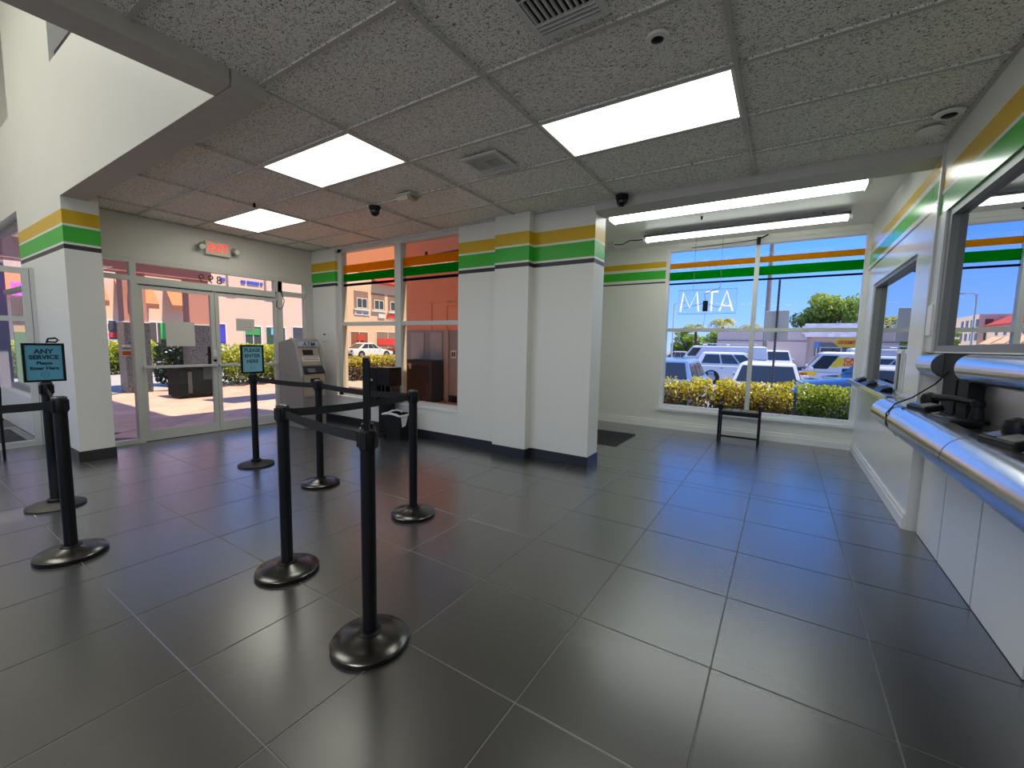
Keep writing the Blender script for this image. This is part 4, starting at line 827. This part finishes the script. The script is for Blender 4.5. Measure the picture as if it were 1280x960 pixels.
def shrub(x0, x1, y0, y1, z0, z1, n, size, m, label, group, holes=.0, stems=7, name='shrub', cat='shrub'):
    cx, cy = (x0 + x1) / 2, (y0 + y1) / 2
    t = thing(name, label, cat, (cx, cy, z0), group)
    st = MB()
    for k in range(stems):
        a = random.uniform(x0, x1) * .75 + cx * .25; b = cy + random.uniform(-.3, .3) * (y1 - y0); h = z0 + (z1 - z0) * random.uniform(.6, .85)
        mx, my = (a + cx * .4) / 1.4, (b + cy) / 2
        MB().tube([(mx, my, z0 - .02), ((a + mx) / 2 + random.uniform(-.03, .03), (b + my) / 2, z0 + (h - z0) * .5), (a, b, h)], [.014, .010, .004], n=5).build('stem', M_bark, t)
    # leaf clumps: a lumpy box filled mostly near its skin
    c = []; k = max(10, int((x1 - x0) * (y1 - y0) * 40))
    blobs = [(random.uniform(x0, x1), random.uniform(y0, y1), z0 + (z1 - z0) * (random.uniform(.12, .92) if random.random() > holes else .85)) for _ in range(k)]
    B = np.array(blobs); r = .20 * max(.7, min(1.6, (z1 - z0)))
    idx = RNG.integers(0, len(B), n); d = RNG.normal(size=(n, 3)); d /= np.linalg.norm(d, axis=1)[:, None]
    P = B[idx] + d * (r * RNG.uniform(.45, 1, n) ** .5)[:, None]
    q = int(n * .4 * (1 - holes)); P[:q] = RNG.uniform((x0, y0, z0 + .04), (x1, y1, z1 - .03), (q, 3))
    P[:, 2] = np.clip(P[:, 2], z0 + .03 + .15 * holes, z1 + RNG.uniform(-.05, .04, n)); P[:, 0] = np.clip(P[:, 0], x0 - .05, x1 + .05); P[:, 1] = np.clip(P[:, 1], y0 - .03, y1 + .05)
    leaves('foliage', P, size, m, t); return t
GS = 'clipped shrubs outside the main window'
shrub(-2.9, -1.12, 7.95, 8.75, -.08, .79, 10500, .058, L_gold, 'golden leaved shrub outside at the left end of the main window', GS)
shrub(-.98, .12, 7.95, 8.7, -.08, .82, 9500, .058, L_gold, 'golden and reddish shrub outside behind the window mullion', GS)
shrub(.30, 1.5, 7.95, 8.8, -.08, .82, 6000, .058, L_green, 'greener open shrub with bare stems outside at the right of the window', GS, holes=.45, stems=10)
shrub(-1.25, -.95, 8.2, 8.6, -.08, .45, 260, .05, mat('pale_flower', S(225, 205, 190), .6), 'pale sparse flowers in the gap between the two golden shrubs', None, stems=4, name='flower_plant', cat='plant')
tag_h = 'clipped hedges beyond the patio'
shrub(-20.8, -19.9, 2.6, 6.2, -.01, 1.2, 9000, .13, L_hedge, 'far yellow green hedge seen through the left door and sidelight', tag_h, stems=12, name='hedge', cat='hedge')
shrub(-14.2, -13.3, 5.75, 9.2, 0, 1.2, 9000, .10, L_hedge, 'nearer yellow green hedge seen through the right door', tag_h, stems=12, name='hedge', cat='hedge')
shrub(-13.1, -12.3, 9.3, 13.2, -.3, .86, 8000, .09, L_gold, 'low golden hedge seen through the orange tinted window', tag_h, stems=12, name='hedge', cat='hedge')
shrub(-14.9, -14.2, 4.62, 5.3, 0, 1.22, 1800, .12, L_dark, 'dark bushy shrub behind the planter box seen through the left door', None, stems=5, name='shrub')

def tree(x, y, z0, h, rx, n, size, m, label, trunk=.12, group='trees beyond the parking lot', zc=.62, name='tree', flat=1.0):
    t = thing(name, label, 'tree', (x, y, z0), group)
    MB().tube([(x, y, z0), (x + .1, y, z0 + h * .3), (x, y + .1, z0 + h * .6)], [trunk, trunk * .8, trunk * .5], n=8).build('trunk', M_bark, t, smooth=True)
    for k in range(5):
        a = k * 1.26; MB().tube([(x, y, z0 + h * .4), (x + rx * .35 * math.cos(a), y + rx * .35 * math.sin(a), z0 + h * .6), (x + rx * .7 * math.cos(a), y + rx * .7 * math.sin(a), z0 + h * .78)], [trunk * .5, trunk * .3, trunk * .12], n=5).build('branch', M_bark, t)
    B = []
    for k in range(26):
        a, q = random.uniform(0, 6.28), math.sqrt(random.random()); zz = random.uniform(-1, 1)
        s = math.sqrt(max(0, 1 - zz * zz)); B.append((x + rx * q * s * math.cos(a), y + rx * q * s * math.sin(a), z0 + h * zc + (h * (1 - zc)) * zz * .85 * flat))
    B = np.array(B); idx = RNG.integers(0, len(B), n); d = RNG.normal(size=(n, 3)); d /= np.linalg.norm(d, axis=1)[:, None]
    P = B[idx] + d * (rx * .34 * RNG.uniform(.3, 1, n) ** .5)[:, None] * np.array([1, 1, .7])
    leaves('crown', P, size, m, t); return t
tree(3.4, 49, GL, 6.9, 3.0, 5200, .34, L_tree, 'large leafy green tree above the shingled roof outside', zc=.72)
tree(8.5, 52, GL, 7.2, 3.2, 3500, .36, L_tree, 'second green tree behind the window frame right of the large tree', zc=.7)
tree(-8.9, 49, GL, 4.1, 1.5, 2800, .28, L_low, 'low green tree at the left end of the main window view', zc=.6)
tree(-6.5, 51, GL, 3.9, 1.5, 2800, .28, L_low, 'low bushy tree behind the white van roof, left part', zc=.6)
tree(-4.2, 53, GL, 3.6, 1.5, 2600, .26, L_low, 'dark green rounded tree below the palm crown', zc=.6)
def palm(x, y, z0, h, n, L, label):
    t = thing('palm_tree', label, 'palm', (x, y, z0), 'palms beyond the parking lot')
    MB().tube([(x, y, z0), (x + .1, y, z0 + h * .5), (x, y, z0 + h)], [.18, .14, .12], n=8).build('trunk', M_bark, t, smooth=True)
    for k in range(n):
        a = 2 * math.pi * k / n + random.uniform(-.2, .2); up = random.uniform(.1, .9); pts = []
        for i in range(7):
            s = i / 6; rr = L * s * (1 - .18 * up); pts.append(Vector((x + rr * math.cos(a), y + rr * math.sin(a), z0 + h + L * (up * s - (.55 + .5 * up) * s * s))))
        f = MB(); side = Vector((-math.sin(a), math.cos(a), 0))
        for i in range(1, 7):
            w = L * .28 * math.sin(math.pi * min(.98, i / 6.6)) + .03
            for sg in (-1, 1):
                p = pts[i]; q = pts[i - 1]; e = (p + q) / 2 + side * sg * w - Vector((0, 0, w * .35)) + (p - q) * .6
                f.add([q, p, e], [(0, 1, 2)])
        f.build('frond', L_palm, t)
for a in ((-5.3, 47, GL, 4.5, 22, 1.6, 'full palm crown above the van in the main window'), (-2.9, 48, GL, 4.0, 18, 1.4, 'shorter palm right of the full palm crown'), (-7.6, 46, GL, 4.0, 11, 1.4, 'thin palm with drooping fronds left of the full palm')): palm(*a)

# ================================================================== VEHICLES
M_tyre = mat('tyre_rubber', (.015, .015, .016, 1), .8); M_rim = mat('wheel_rim', (.45, .45, .46, 1), .35, metal=.8); M_cglass = mat('car_glass', (.035, .045, .055, 1), .06, spec=.8)
M_head = mat('headlamp', (.7, .72, .74, 1), .1); M_tail = mat('tail_lamp', (.45, .02, .02, 1), .25); M_trim = mat('car_black_trim', (.02, .02, .021, 1), .6)
def vehicle(label, loc, rz, paint, L=4.6, Wd=1.8, H=1.5, kind='sedan', name='car', cat='car', group=None, wheel=.33):
    """built along +x (nose), then turned into place"""
    t = thing(name, label, cat, (0, 0, 0), group)
    hw = Wd / 2; f = L / 2; cl = .20; belt_ = H * (.62 if kind != 'van' else .64)
    nose = {'sedan': .66, 'suv': .64, 'van': .58}[kind]
    if kind == 'van': st = [(-f, .35, H * .60), (-f + .06, cl, H * .60), (-f * .3, cl, belt_), (f * .70, cl, belt_), (f * .80, cl, H * .58), (f * .94, cl, H * .52), (f, .34, H * .42)]
    elif kind == 'suv': st = [(-f, .38, belt_ * .92), (-f + .08, cl, belt_), (0, cl, belt_), (f * .30, cl, belt_), (f * .55, cl, belt_ * .95), (f * .9, cl, belt_ * .84), (f, .36, belt_ * .66)]
    else: st = [(-f, .36, belt_ * .86), (-f + .10, cl, belt_ * .97), (-f * .55, cl, belt_), (0, cl, belt_), (f * .35, cl, belt_), (f * .6, cl, belt_ * .92), (f * .92, cl, belt_ * .74), (f, .32, belt_ * .58)]
    rings = []
    for x, zl, zt in st:
        e = .90 if abs(abs(x) - f) < .01 else 1.0; w = hw * e; zm = zl + (zt - zl) * .55
        half = [(w * .86, zl), (w * .97, zl + .08), (w, zm), (w * .97, zt - .08), (w * .86, zt)]
        rings.append([(x, y, z) for y, z in half] + [(x, -y, z) for y, z in reversed(half)])
    MB().loft(rings).build('body', paint, t, smooth=True)
    # cabin
    if kind == 'van': c = dict(lo=(-f + .02, f * .78), hi=(-f + .10, f * .58), zb=belt_ - .04)
    elif kind == 'suv': c = dict(lo=(-f + .10, f * .36), hi=(-f + .42, f * .02), zb=belt_ - .03)
    else: c = dict(lo=(-f * .74, f * .38), hi=(-f * .40, f * .06), zb=belt_ - .03)
    wb, wt = hw * .93, hw * (.74 if kind != 'van' else .91); zb, zt = c['zb'], H
    def cab(o=0.):
        return [[(c['lo'][0], y, zb) for y in (wb, -wb)] + [(c['lo'][1], y, zb) for y in (-wb, wb)]]
    (l0, l1), (h0, h1) = c['lo'], c['hi']
    rm = .06
    MB().loft([[(l0, wb, zb), (l0, -wb, zb), (l1, -wb, zb), (l1, wb, zb)], [(h0, wt, zt - rm), (h0, -wt, zt - rm), (h1, -wt, zt - rm), (h1, wt, zt - rm)], [(h0 + .12, wt * .86, zt), (h0 + .12, -wt * .86, zt), (h1 - .16, -wt * .86, zt), (h1 - .16, wt * .86, zt)]]).build('cabin', paint, t)
    def quad(x0, x1, sd, s0, s1, out=.012):
        """side glass between fractions of the lower edge, following the cabin side"""
        def pt(u, s):
            xl = l0 + (l1 - l0) * u; xh = h0 + (h1 - h0) * u
            return Vector((xl + (xh - xl) * s, sd * (wb + (wt - wb) * s + out), zb + (zt - rm - zb) * s))
        return [pt(x0, s0), pt(x1, s0), pt(x1, s1), pt(x0, s1)]
    def glassq(pts, name, m=M_cglass):
        n = (pts[1] - pts[0]).cross(pts[2] - pts[0]).normalized()
        return MB().prism([p - n * .008 for p in pts], n * .016).build(name, m, t)
    for sd in (1, -1):
        if kind == 'van': glassq(quad(.855, .972, sd, .16, .88), 'side_window')
        else:
            for a, b in ((.10, .40), (.43, .68), (.71, .93)): glassq(quad(a, b, sd, .14, .90), 'side_window')
    def end(u, o, a0, a1):
        def pt(v, s):
            xl, xh = (l1, h1) if u else (l0, h0)
            return Vector((xl + (xh - xl) * s + o, v * (wb + (wt - wb) * s), zb + (zt - rm - zb) * s))
        return [pt(-.88, a0), pt(.88, a0), pt(.88, a1), pt(-.88, a1)]
    glassq(end(1, .014, .08, .95), 'windshield')
    if kind != 'van': glassq(end(0, -.014, .10, .92), 'rear_window')
    wx = (f * .62, -f * .60)
    for x in wx:
        for sd in (1, -1):
            a = MB().cyl((x, sd * (hw - .16), wheel + .02), (x, sd * (hw + .004), wheel + .02), wheel * 1.16, n=22).build('wheel_arch', M_trim, t)
            w = MB().lathe([(wheel * .6, -.10), (wheel * .95, -.11), (wheel, -.08), (wheel, .08), (wheel * .95, .11), (wheel * .6, .10)], (x, sd * (hw - .10), wheel), 24, 'Y').build('wheel', M_tyre, t, smooth=True)
            MB().lathe([(.02, -.012), (wheel * .58, -.006), (wheel * .62, .012)] if sd < 0 else [(wheel * .62, -.012), (wheel * .58, .006), (.02, .012)], (x, sd * (hw + .008), wheel), 18, 'Y').build('hub_cap', M_rim, w)
    zl = belt_ * .62
    for sd in (1, -1):
        MB().obox((f * .965, sd * hw * .72, zl * (1 if kind != 'van' else 1.02)), (.12, hw * .34, .14), rz=sd * -.25).build('headlight', M_head, t, bevel=.02)
        MB().obox((-f + .02, sd * hw * .76, belt_ * .74), (.08, hw * .30, .20)).build('tail_light', M_tail, t, bevel=.02)
        MB().obox((l1 - .22, sd * (hw + .08), zb + .10), (.10, .16, .12)).build('mirror', paint, t, bevel=.02)
        for xx in (l0 + (l1 - l0) * .42, l0 + (l1 - l0) * .69): MB().obox((xx, sd * hw * .985, belt_ * .82), (.13, .03, .025)).build('door_handle', M_trim, t)
    MB().obox((f - .03, 0, cl + .14), (.10, Wd * .78, .18)).build('front_bumper', M_trim, t, bevel=.02); MB().obox((-f + .02, 0, cl + .14), (.10, Wd * .82, .18)).build('rear_bumper', M_trim, t, bevel=.02)
    MB().obox((f - .005, 0, belt_ * .55), (.05, Wd * .42, .10)).build('grille', M_trim, t)
    MB().obox((-f - .012, 0, belt_ * .62), (.02, .32, .13)).build('licence_plate', M_white, t)
    t.location = loc; t.rotation_euler = (0, 0, rz); return t
P_white = mat('white_car_paint', (.80, .80, .80, 1), .25, coat=.5); P_lblue = mat('pale_blue_car_paint', S(150, 180, 215), .2, metal=.4, coat=.5); P_navy = mat('dark_blue_car_paint', S(40, 55, 92), .18, metal=.3, coat=.8)
P_black = mat('black_car_paint', (.015, .017, .022, 1), .2, coat=.5); P_beige = mat('beige_car_paint', S(190, 175, 155), .3, coat=.4); P_red = mat('red_car_paint', S(150, 40, 35), .25, coat=.5)
vehicle('white sport utility car side-on behind the shrubs, left of the mullion', (-1.65, 24.9, GL), 0, P_white, 4.75, 1.9, 1.66, 'suv')
v = vehicle('plain white cargo van with a roof rack behind the white sport utility car', (-3.35, 29.5, GL), math.pi, P_white, 5.2, 2.0, 2.0, 'van', 'van', 'van', wheel=.36)
_at = v.location.copy(); v.location = (0, 0, 0)          # build the rack in the van's own frame
for x in (-1.7, -.4, .9): MB().obox((x, 0, 2.08), (.05, 1.7, .04)).build('rack_bar', M_white, v)
for y in (-.8, .8): MB().obox((-.4, y, 2.14), (3.0, .04, .05)).build('rack_rail', M_white, v)
for x in (-1.7, .9):
    for y in (-.8, .8): MB().obox((x, y, 2.04), (.05, .05, .12)).build('rack_foot', M_white, v)
v.location = _at
vehicle('white car parked tail towards the window, behind the middle shrub', (-.36, 15.7, GL), R(90), P_white, 4.5, 1.82, 1.50, 'suv', group=None)
vehicle('pale blue car parked at the left edge of the main window', (-3.0, 15.0, GL), R(90), P_lblue, 4.5, 1.8, 1.52, 'suv')
vehicle('dark blue car angled nose-left outside at the right of the window', (2.35, 13.05, GL), R(206), P_navy, 4.5, 1.9, 2.08, 'suv')
lv = vehicle('white locksmith van with a yellow key emblem and pink lettering', (2.5, 19.0, GL), math.pi, P_white, 4.8, 1.9, 1.82, 'van', 'van', 'van', wheel=.34)
vehicle('black car parked beyond the sign post, in front of the mauve wall', (2.15, 31.3, GL), R(182), P_black, 4.5, 1.8, 1.45, 'sedan')
vehicle('white pickup partly hidden behind the utility pole', (-.45, 35.3, GL), R(92), P_white, 5.0, 1.9, 1.8, 'suv', 'pickup', 'pickup')
vehicle('white van roof just visible above the locksmith van', (5.2, 27.5, GL), 0, P_white, 5.0, 1.95, 2.0, 'van', 'van', 'van')
vehicle('beige car before the green fence at the left of the window', (-8.5, 41.8, GL), math.pi, P_beige, 4.5, 1.8, 1.5, 'sedan')
vehicle('white saloon car in the left lot, seen through the orange tinted window', (-34.6, 27.6, -.3), R(90), P_white, 4.9, 1.8, 1.48, 'sedan')
vehicle('red car behind the white saloon in the left lot', (-36.6, 34.6, -.3), R(90), P_red, 4.5, 1.8, 1.5, 'sedan')
vehicle('white car in front of the shops, seen through the left door', (-36.0, 13.6, -.3), R(-90), P_white, 4.6, 1.8, 1.45, 'sedan')
vehicle('silver car in front of the shops, seen through the sidelight', (-36.0, 8.5, -.3), R(-90), mat('silver_paint', S(175, 178, 182), .25, metal=.5), 4.5, 1.8, 1.45, 'sedan')
# emblem and lettering on the locksmith van (its right flank looks at the window after the turn)
M_yel = mat('sign_yellow', S(245, 205, 50), .5); M_pinkred = mat('sign_pink_red', S(225, 60, 90), .5); M_redp = mat('sign_red', S(205, 40, 30), .5)
_at = lv.location.copy(); lv.location = (0, 0, 0)
lvx = lambda wx: 2.5 - wx      # world x to van-local x
yS = .874
def vplate(pts, name, m, y=yS, d=.004):  # pts in (world x, z above ground); local +y side faces -y in the world
    return MB().prism([(lvx(x), y, z) for x, z in pts], (0, d, 0)).build(name, m, lv)
MB().cyl((lvx(1.50), yS - .012, 1.47), (lvx(1.50), yS + .006, 1.47), .19, n=20).build('key_emblem', M_yel, lv)
vplate([(1.6, 1.33), (2.7, 1.33), (2.7, 1.62), (1.6, 1.62)], 'key_shaft', M_yel, d=.003)
MB().cyl((lvx(1.43), yS, 1.47), (lvx(1.43), yS + .010, 1.47), .06, n=14).build('key_hole', M_white, lv)
def vtext(s, sz, wx, z, m, y=yS):
    o = text('lettering', s, sz, (0, 0, 0), '-y', m, None, ext=.004, align='LEFT', bold=.006)
    o.parent = lv; o.location = (lvx(wx), y + .010, z); o.rotation_euler = (0, 0, math.pi)
vtext('CAR', .21, 1.74, 1.55, M_pinkred); vtext('LOCK', .16, 1.74, 1.40, M_pinkred)
vplate([(.35, .98), (.95, .98), (1.05, 1.10), (.9, 1.14), (.35, 1.06)], 'door_flash', M_yel, y=.952); vtext('MOBILE', .10, .40, 1.02, M_redp, y=.952)
lv.location = _at

# ================================================================== STREET FURNITURE
sp = thing('road_sign', 'back of a pale rectangular road sign on a perforated post outside', 'road sign', (-.175, 11.2, GL))
MB().obox((-.175, 11.2, (GL + 2.9) / 2), (.045, .045, 2.9 - GL)).build('post', mat('galvanised_post', S(120, 122, 118), .5), sp)
g = MB()
for k in range(48): g.obox((-.175, 11.174, GL + .3 + .066 * k), (.02, .006, .028))
g.build('perforation', M_black, sp)['kind'] = 'stuff'
MB().obox((-.17, 11.235, 1.905), (.465, .012, .66), ry=R(-1.2)).build('sign_plate', mat('sign_back', S(222, 222, 200), .5), sp, bevel=.01)
up_ = thing('utility_pole', 'tall weathered utility pole beyond the sign, crossing the stripes', 'pole', (-1.02, 30.8, GL))
MB().cyl((-1.0, 30.95, GL), (-1.03, 30.95, 12), .16, .11, n=14).build('shaft', mat('weathered_wood', S(150, 140, 128), .9, var=.15, scale=6), up_, smooth=True)
MB().obox((-1.03, 30.8, 11.2), (2.0, .1, .12)).build('crossarm', MATS['weathered_wood'], up_)
for x in (-1.9, -.2): MB().cyl((x, 30.8, 11.26), (x, 30.8, 11.45), .05, n=8).build('insulator', M_white, up_)
lp = thing('street_lamp', 'thin grey street lamp at the left of the window view', 'street lamp', (-8.5, 40, GL))
MB().cyl((-8.5, 40, GL), (-8.5, 40, 5.2), .07, .05, n=10).build('shaft', M_alu, lp); MB().tube([(-8.5, 40, 5.15), (-8.3, 40, 5.3), (-7.9, 40, 5.3)], .035, n=6).build('arm', M_alu, lp); MB().obox((-7.75, 40, 5.28), (.4, .16, .08)).build('lamp_head', M_alu, lp)
ls = thing('arrow_sign', 'yellow arrow shaped locksmith sign with red letters outside', 'sign', (3.6, 34.5, GL))
MB().prism([(2.66, 34.5, 1.90), (3.0, 34.5, 2.16), (5.6, 34.5, 2.16), (5.6, 34.5, 1.58), (3.0, 34.5, 1.58)], (0, .10, 0)).build('panel', mat('sign_orange_yellow', S(250, 190, 40), .5), ls)
text('lettering', 'LOCKSMITH', .30, (2.92, 34.49, 1.875), '-y', M_redp, ls, bold=.010, sx=.62, align='LEFT')
for x in (3.3, 5.3): MB().cyl((x, 34.56, GL), (x, 34.56, 1.6), .05, n=8).build('leg', M_gunmetal, ls)
fe = thing('green_fence', 'green screened fence at the far left of the parking lot', 'fence', (-10, 54, GL))
for k in range(5):
    x = -11.6 + 1.3 * k
    bx(x + .04, x + 1.26, 54.0, 54.03, GL + .05, 1.75).build('screen_panel', mat('green_mesh', S(62, 104, 88), .8), fe); MB().cyl((x, 54, GL), (x, 54, 1.85), .04, n=8).build('post', M_alu, fe)
# ---- mauve building with the shingled mansard
mb = thing('locksmith_building', 'mauve single storey building with grey shingled mansard roof', 'building', (3, 38, GL))
M_mauve = mat('mauve_stucco', S(238, 205, 186), .85, var=.05, scale=1)
bx(-4.6, 1.4, 38, 44, GL, 2.66).build('wall', M_mauve, mb); bx(1.4, 16, 38.4, 44, GL, 3.0).build('wall', M_mauve, mb)
bx(-4.7, 1.4, 37.95, 38.02, 1.95, 2.02).build('band', mat('mauve_band', S(160, 138, 138), .8), mb)
bx(1.9, 16, 38.30, 38.40, GL, 1.9).build('shutter_bay', mat('grey_shutter', S(125, 120, 118), .6), mb)
M_sh = mat('grey_shingle', S(165, 166, 178), .8, objvar=.14)
me_s = MB().obox((0, 0, 0), (.34, .04, .30), rx=R(-34)).mesh('shingle', M_sh)
MB().prism([(1.2, 37.75, 2.30), (1.2, 38.6, 3.25), (1.2, 38.9, 3.25), (1.2, 38.9, 2.30)], (14.8, 0, 0)).build('roof', M_sh, mb)
for r in range(5):
    for k in range(44): inst('shingle', me_s, (1.4 + .345 * k - (.17 if r % 2 else 0), 37.83 + .17 * r, 2.42 + .19 * r), mb)
for x0 in (2.2, 4.0, 7.0):
    w = bx(x0, x0 + 1.3, 38.26, 38.30, .2, 1.6).build('window', M_alu, mb); bx(x0 + .08, x0 + 1.22, 38.24, 38.26, .28, 1.52).build('pane', M_cglass, w)
bs_ = thing('blue_plaque', 'small blue and white plaque on a pole before the mauve wall', 'sign', (1.95, 37, GL))
bx(1.8, 2.1, 37, 37.02, 1.55, 1.95).build('plate', mat('plaque_blue', S(110, 150, 205), .5), bs_); MB().cyl((1.95, 37.03, GL), (1.95, 37.03, 1.6), .03, n=8).build('leg', M_alu, bs_)

# ================================================================== SHOPPING CENTRE ACROSS THE LEFT LOT
ml = thing('shopping_centre', 'long two storey cream shopping centre with awnings and red roof', 'building', (-42, 40, -.3))
M_cream = mat('cream_pink_stucco', S(232, 198, 172), .85, var=.04, scale=.6); M_rr = mat('red_clay_roof', S(190, 72, 60), .8, var=.1, scale=3)
bx(-52, -40, -14, 33, -.3, 9.2).build('wall', M_cream, ml); bx(-52, -40, 33, 152, -.3, 8.0).build('wall', M_cream, ml); bx(-56, -38.5, 152, 170, -.3, 11.0).build('end_wing', M_cream, ml)
MB().prism([(-39.3, 32.5, 7.95), (-39.3, 32.5, 8.15), (-43.5, 32.5, 10.6), (-43.5, 32.5, 7.95)], (0, 119, 0)).build('roof', M_rr, ml)
M_awn = mat('orange_awning', S(214, 130, 82), .8); M_awnp = mat('peach_awning', S(226, 178, 140), .8)
for a, b in ((1.2, 3.5), (4.1, 6.4), (7.2, 9.6), (10.3, 12.3), (13.1, 15.3)):
    w = MB().prism([(-40.0, a, 5.4), (-38.5, a, 3.75), (-38.5, a, 3.70), (-40.0, a, 5.32)], (0, b - a, 0)).build('awning', M_awn, ml)
    bx(-38.52, -38.48, a, b, 3.38, 3.72).build('valance', mat('brown_valance', S(150, 92, 66), .8), w)
for k in range(12):
    a = 58 + 7.6 * k
    MB().prism([(-40.0, a, 5.2), (-37.9, a, 3.6), (-37.9, a, 3.5), (-40.0, a, 5.1)], (0, 6.6, 0)).build('awning', M_awnp, ml)
M_sg = mat('shop_glass', (.06, .065, .07, 1), .1, spec=.8); M_fr = mat('window_recess', S(150, 122, 108), .7)
def mwin(y0, y1, z0, z1, X=-40.0, nm='window', m=M_sg, muntin=True):
    w = MB().box(X, X + .06, y0, y0 + .08, z0, z1).box(X, X + .06, y1 - .08, y1, z0, z1).box(X, X + .06, y0 + .08, y1 - .08, z1 - .08, z1).box(X, X + .06, y0 + .08, y1 - .08, z0, z0 + .08).build(nm, M_white, ml)
    bx(X, X + .03, y0 + .08, y1 - .08, z0 + .08, z1 - .08).build('pane', m, w)
    if muntin: bx(X + .03, X + .06, (y0 + y1) / 2 - .03, (y0 + y1) / 2 + .03, z0 + .08, z1 - .08).build('muntin', M_white, w)
    return w
y = 30.05; k = 0
while y < 58:
    bx(-40.0, -39.985, y, y + 1.9, 4.95, 6.85).build('recess', M_fr, ml); mwin(y + .35, y + 1.75, 4.98, 6.1, X=-39.985); bx(-39.985, -39.75, y - .05, y + 1.95, 4.72, 4.9).build('sill', M_white, ml)
    y += 2.37
for k in range(19): mwin(62 + 4.6 * k, 63.8 + 4.6 * k, 5.5, 7.0, muntin=False)
for i in range(7):
    for z in (1.2, 4.6, 8.0): mwin_ = bx(-55.4 + 2.4 * i, -54 + 2.4 * i, 151.9, 152, z, z + 1.8).build('window', M_sg, ml)
for z in (1.2, 4.6, 8.0):
    for yy in (152, 155.5, 159, 162.5): bx(-38.5, -38.4, yy, yy + 1.6, z, z + 1.8).build('window', M_sg, ml)
# ground floor shop fronts
for (a, b, z0, z1, c) in ((6.2, 7.9, .1, 2.4, (60, 60, 66)), (8.3, 9.5, .1, 2.4, (70, 62, 60)), (9.75, 10.9, .1, 2.5, (88, 84, 84)), (11.9, 13.2, .2, 2.5, (92, 80, 70)), (16.1, 17.3, .1, 2.6, (92, 58, 148)), (18.7, 20.2, .1, 2.5, (74, 84, 74)), (20.5, 22.4, .1, 2.5, (66, 92, 70)), (23, 26, .1, 2.6, (80, 80, 84)), (29.5, 31.9, .1, 2.4, (150, 96, 70)), (33, 36.5, .1, 2.5, (150, 130, 110)), (38, 42, .1, 2.5, (90, 90, 92)), (44, 49, .1, 2.5, (90, 86, 84))):
    mwin(a, b, z0, z1, nm='shop_window', m=mat('shop_glass_%d_%d_%d' % c, S(*c), .15, spec=.6))
for (a, b, z0, z1, c) in ((9.8, 10.8, 1.75, 2.2, (70, 66, 72)), (9.8, 10.8, 1.25, 1.6, (205, 60, 56)), (12.75, 13.2, 1.2, 2.4, (80, 190, 90)), (16.4, 17.1, 1.0, 2.3, (70, 70, 200)), (18.8, 20.0, 1.7, 2.3, (70, 160, 80)), (21.0, 22.0, 1.75, 2.35, (120, 200, 210)), (21.3, 21.9, .7, 1.4, (180, 205, 80)), (33.2, 36.2, .9, 1.7, (225, 70, 60)), (30.4, 31.4, 1.4, 2.1, (205, 70, 60))):
    tag(bx(-39.96, -39.90, a, b, z0, z1).build('shop_poster', mat('poster_%d_%d_%d' % c, S(*c), .6), ml))
for k, (a, b) in enumerate(((16.95, 17.35), (18.6, 18.95), (19.1, 20.1), (20.22, 20.4), (21.6, 21.8))): bx(-40, -39.9, a, b, 6.12, 6.38).build('sign_block', mat('blue_sign', S(70, 90, 200), .5), ml)
for a in (17.5, 20.6): bx(-40, -39.7, a, a + .7, 5.3, 9.2).build('pilaster', M_cream, ml)
bx(-40, -39.9, 30.1, 32.1, 4.22, 4.62).build('sign_board', M_white, ml); bx(-39.9, -39.88, 30.3, 31.0, 4.34, 4.50).build('sign_print', mat('sign_blue_ink', S(90, 110, 180), .6), ml); bx(-39.9, -39.88, 31.15, 31.9, 4.34, 4.50).build('sign_print', MATS['sign_blue_ink'], ml)
bx(-40, -39.85, 33.3, 34.3, 4.05, 4.65).build('sign_box', M_white, ml); text('lettering', 'RAS', .78, (-39.88, 35.2, 4.32), '+x', mat('sign_red_letters', S(225, 60, 40), .5), ml, bold=.03)
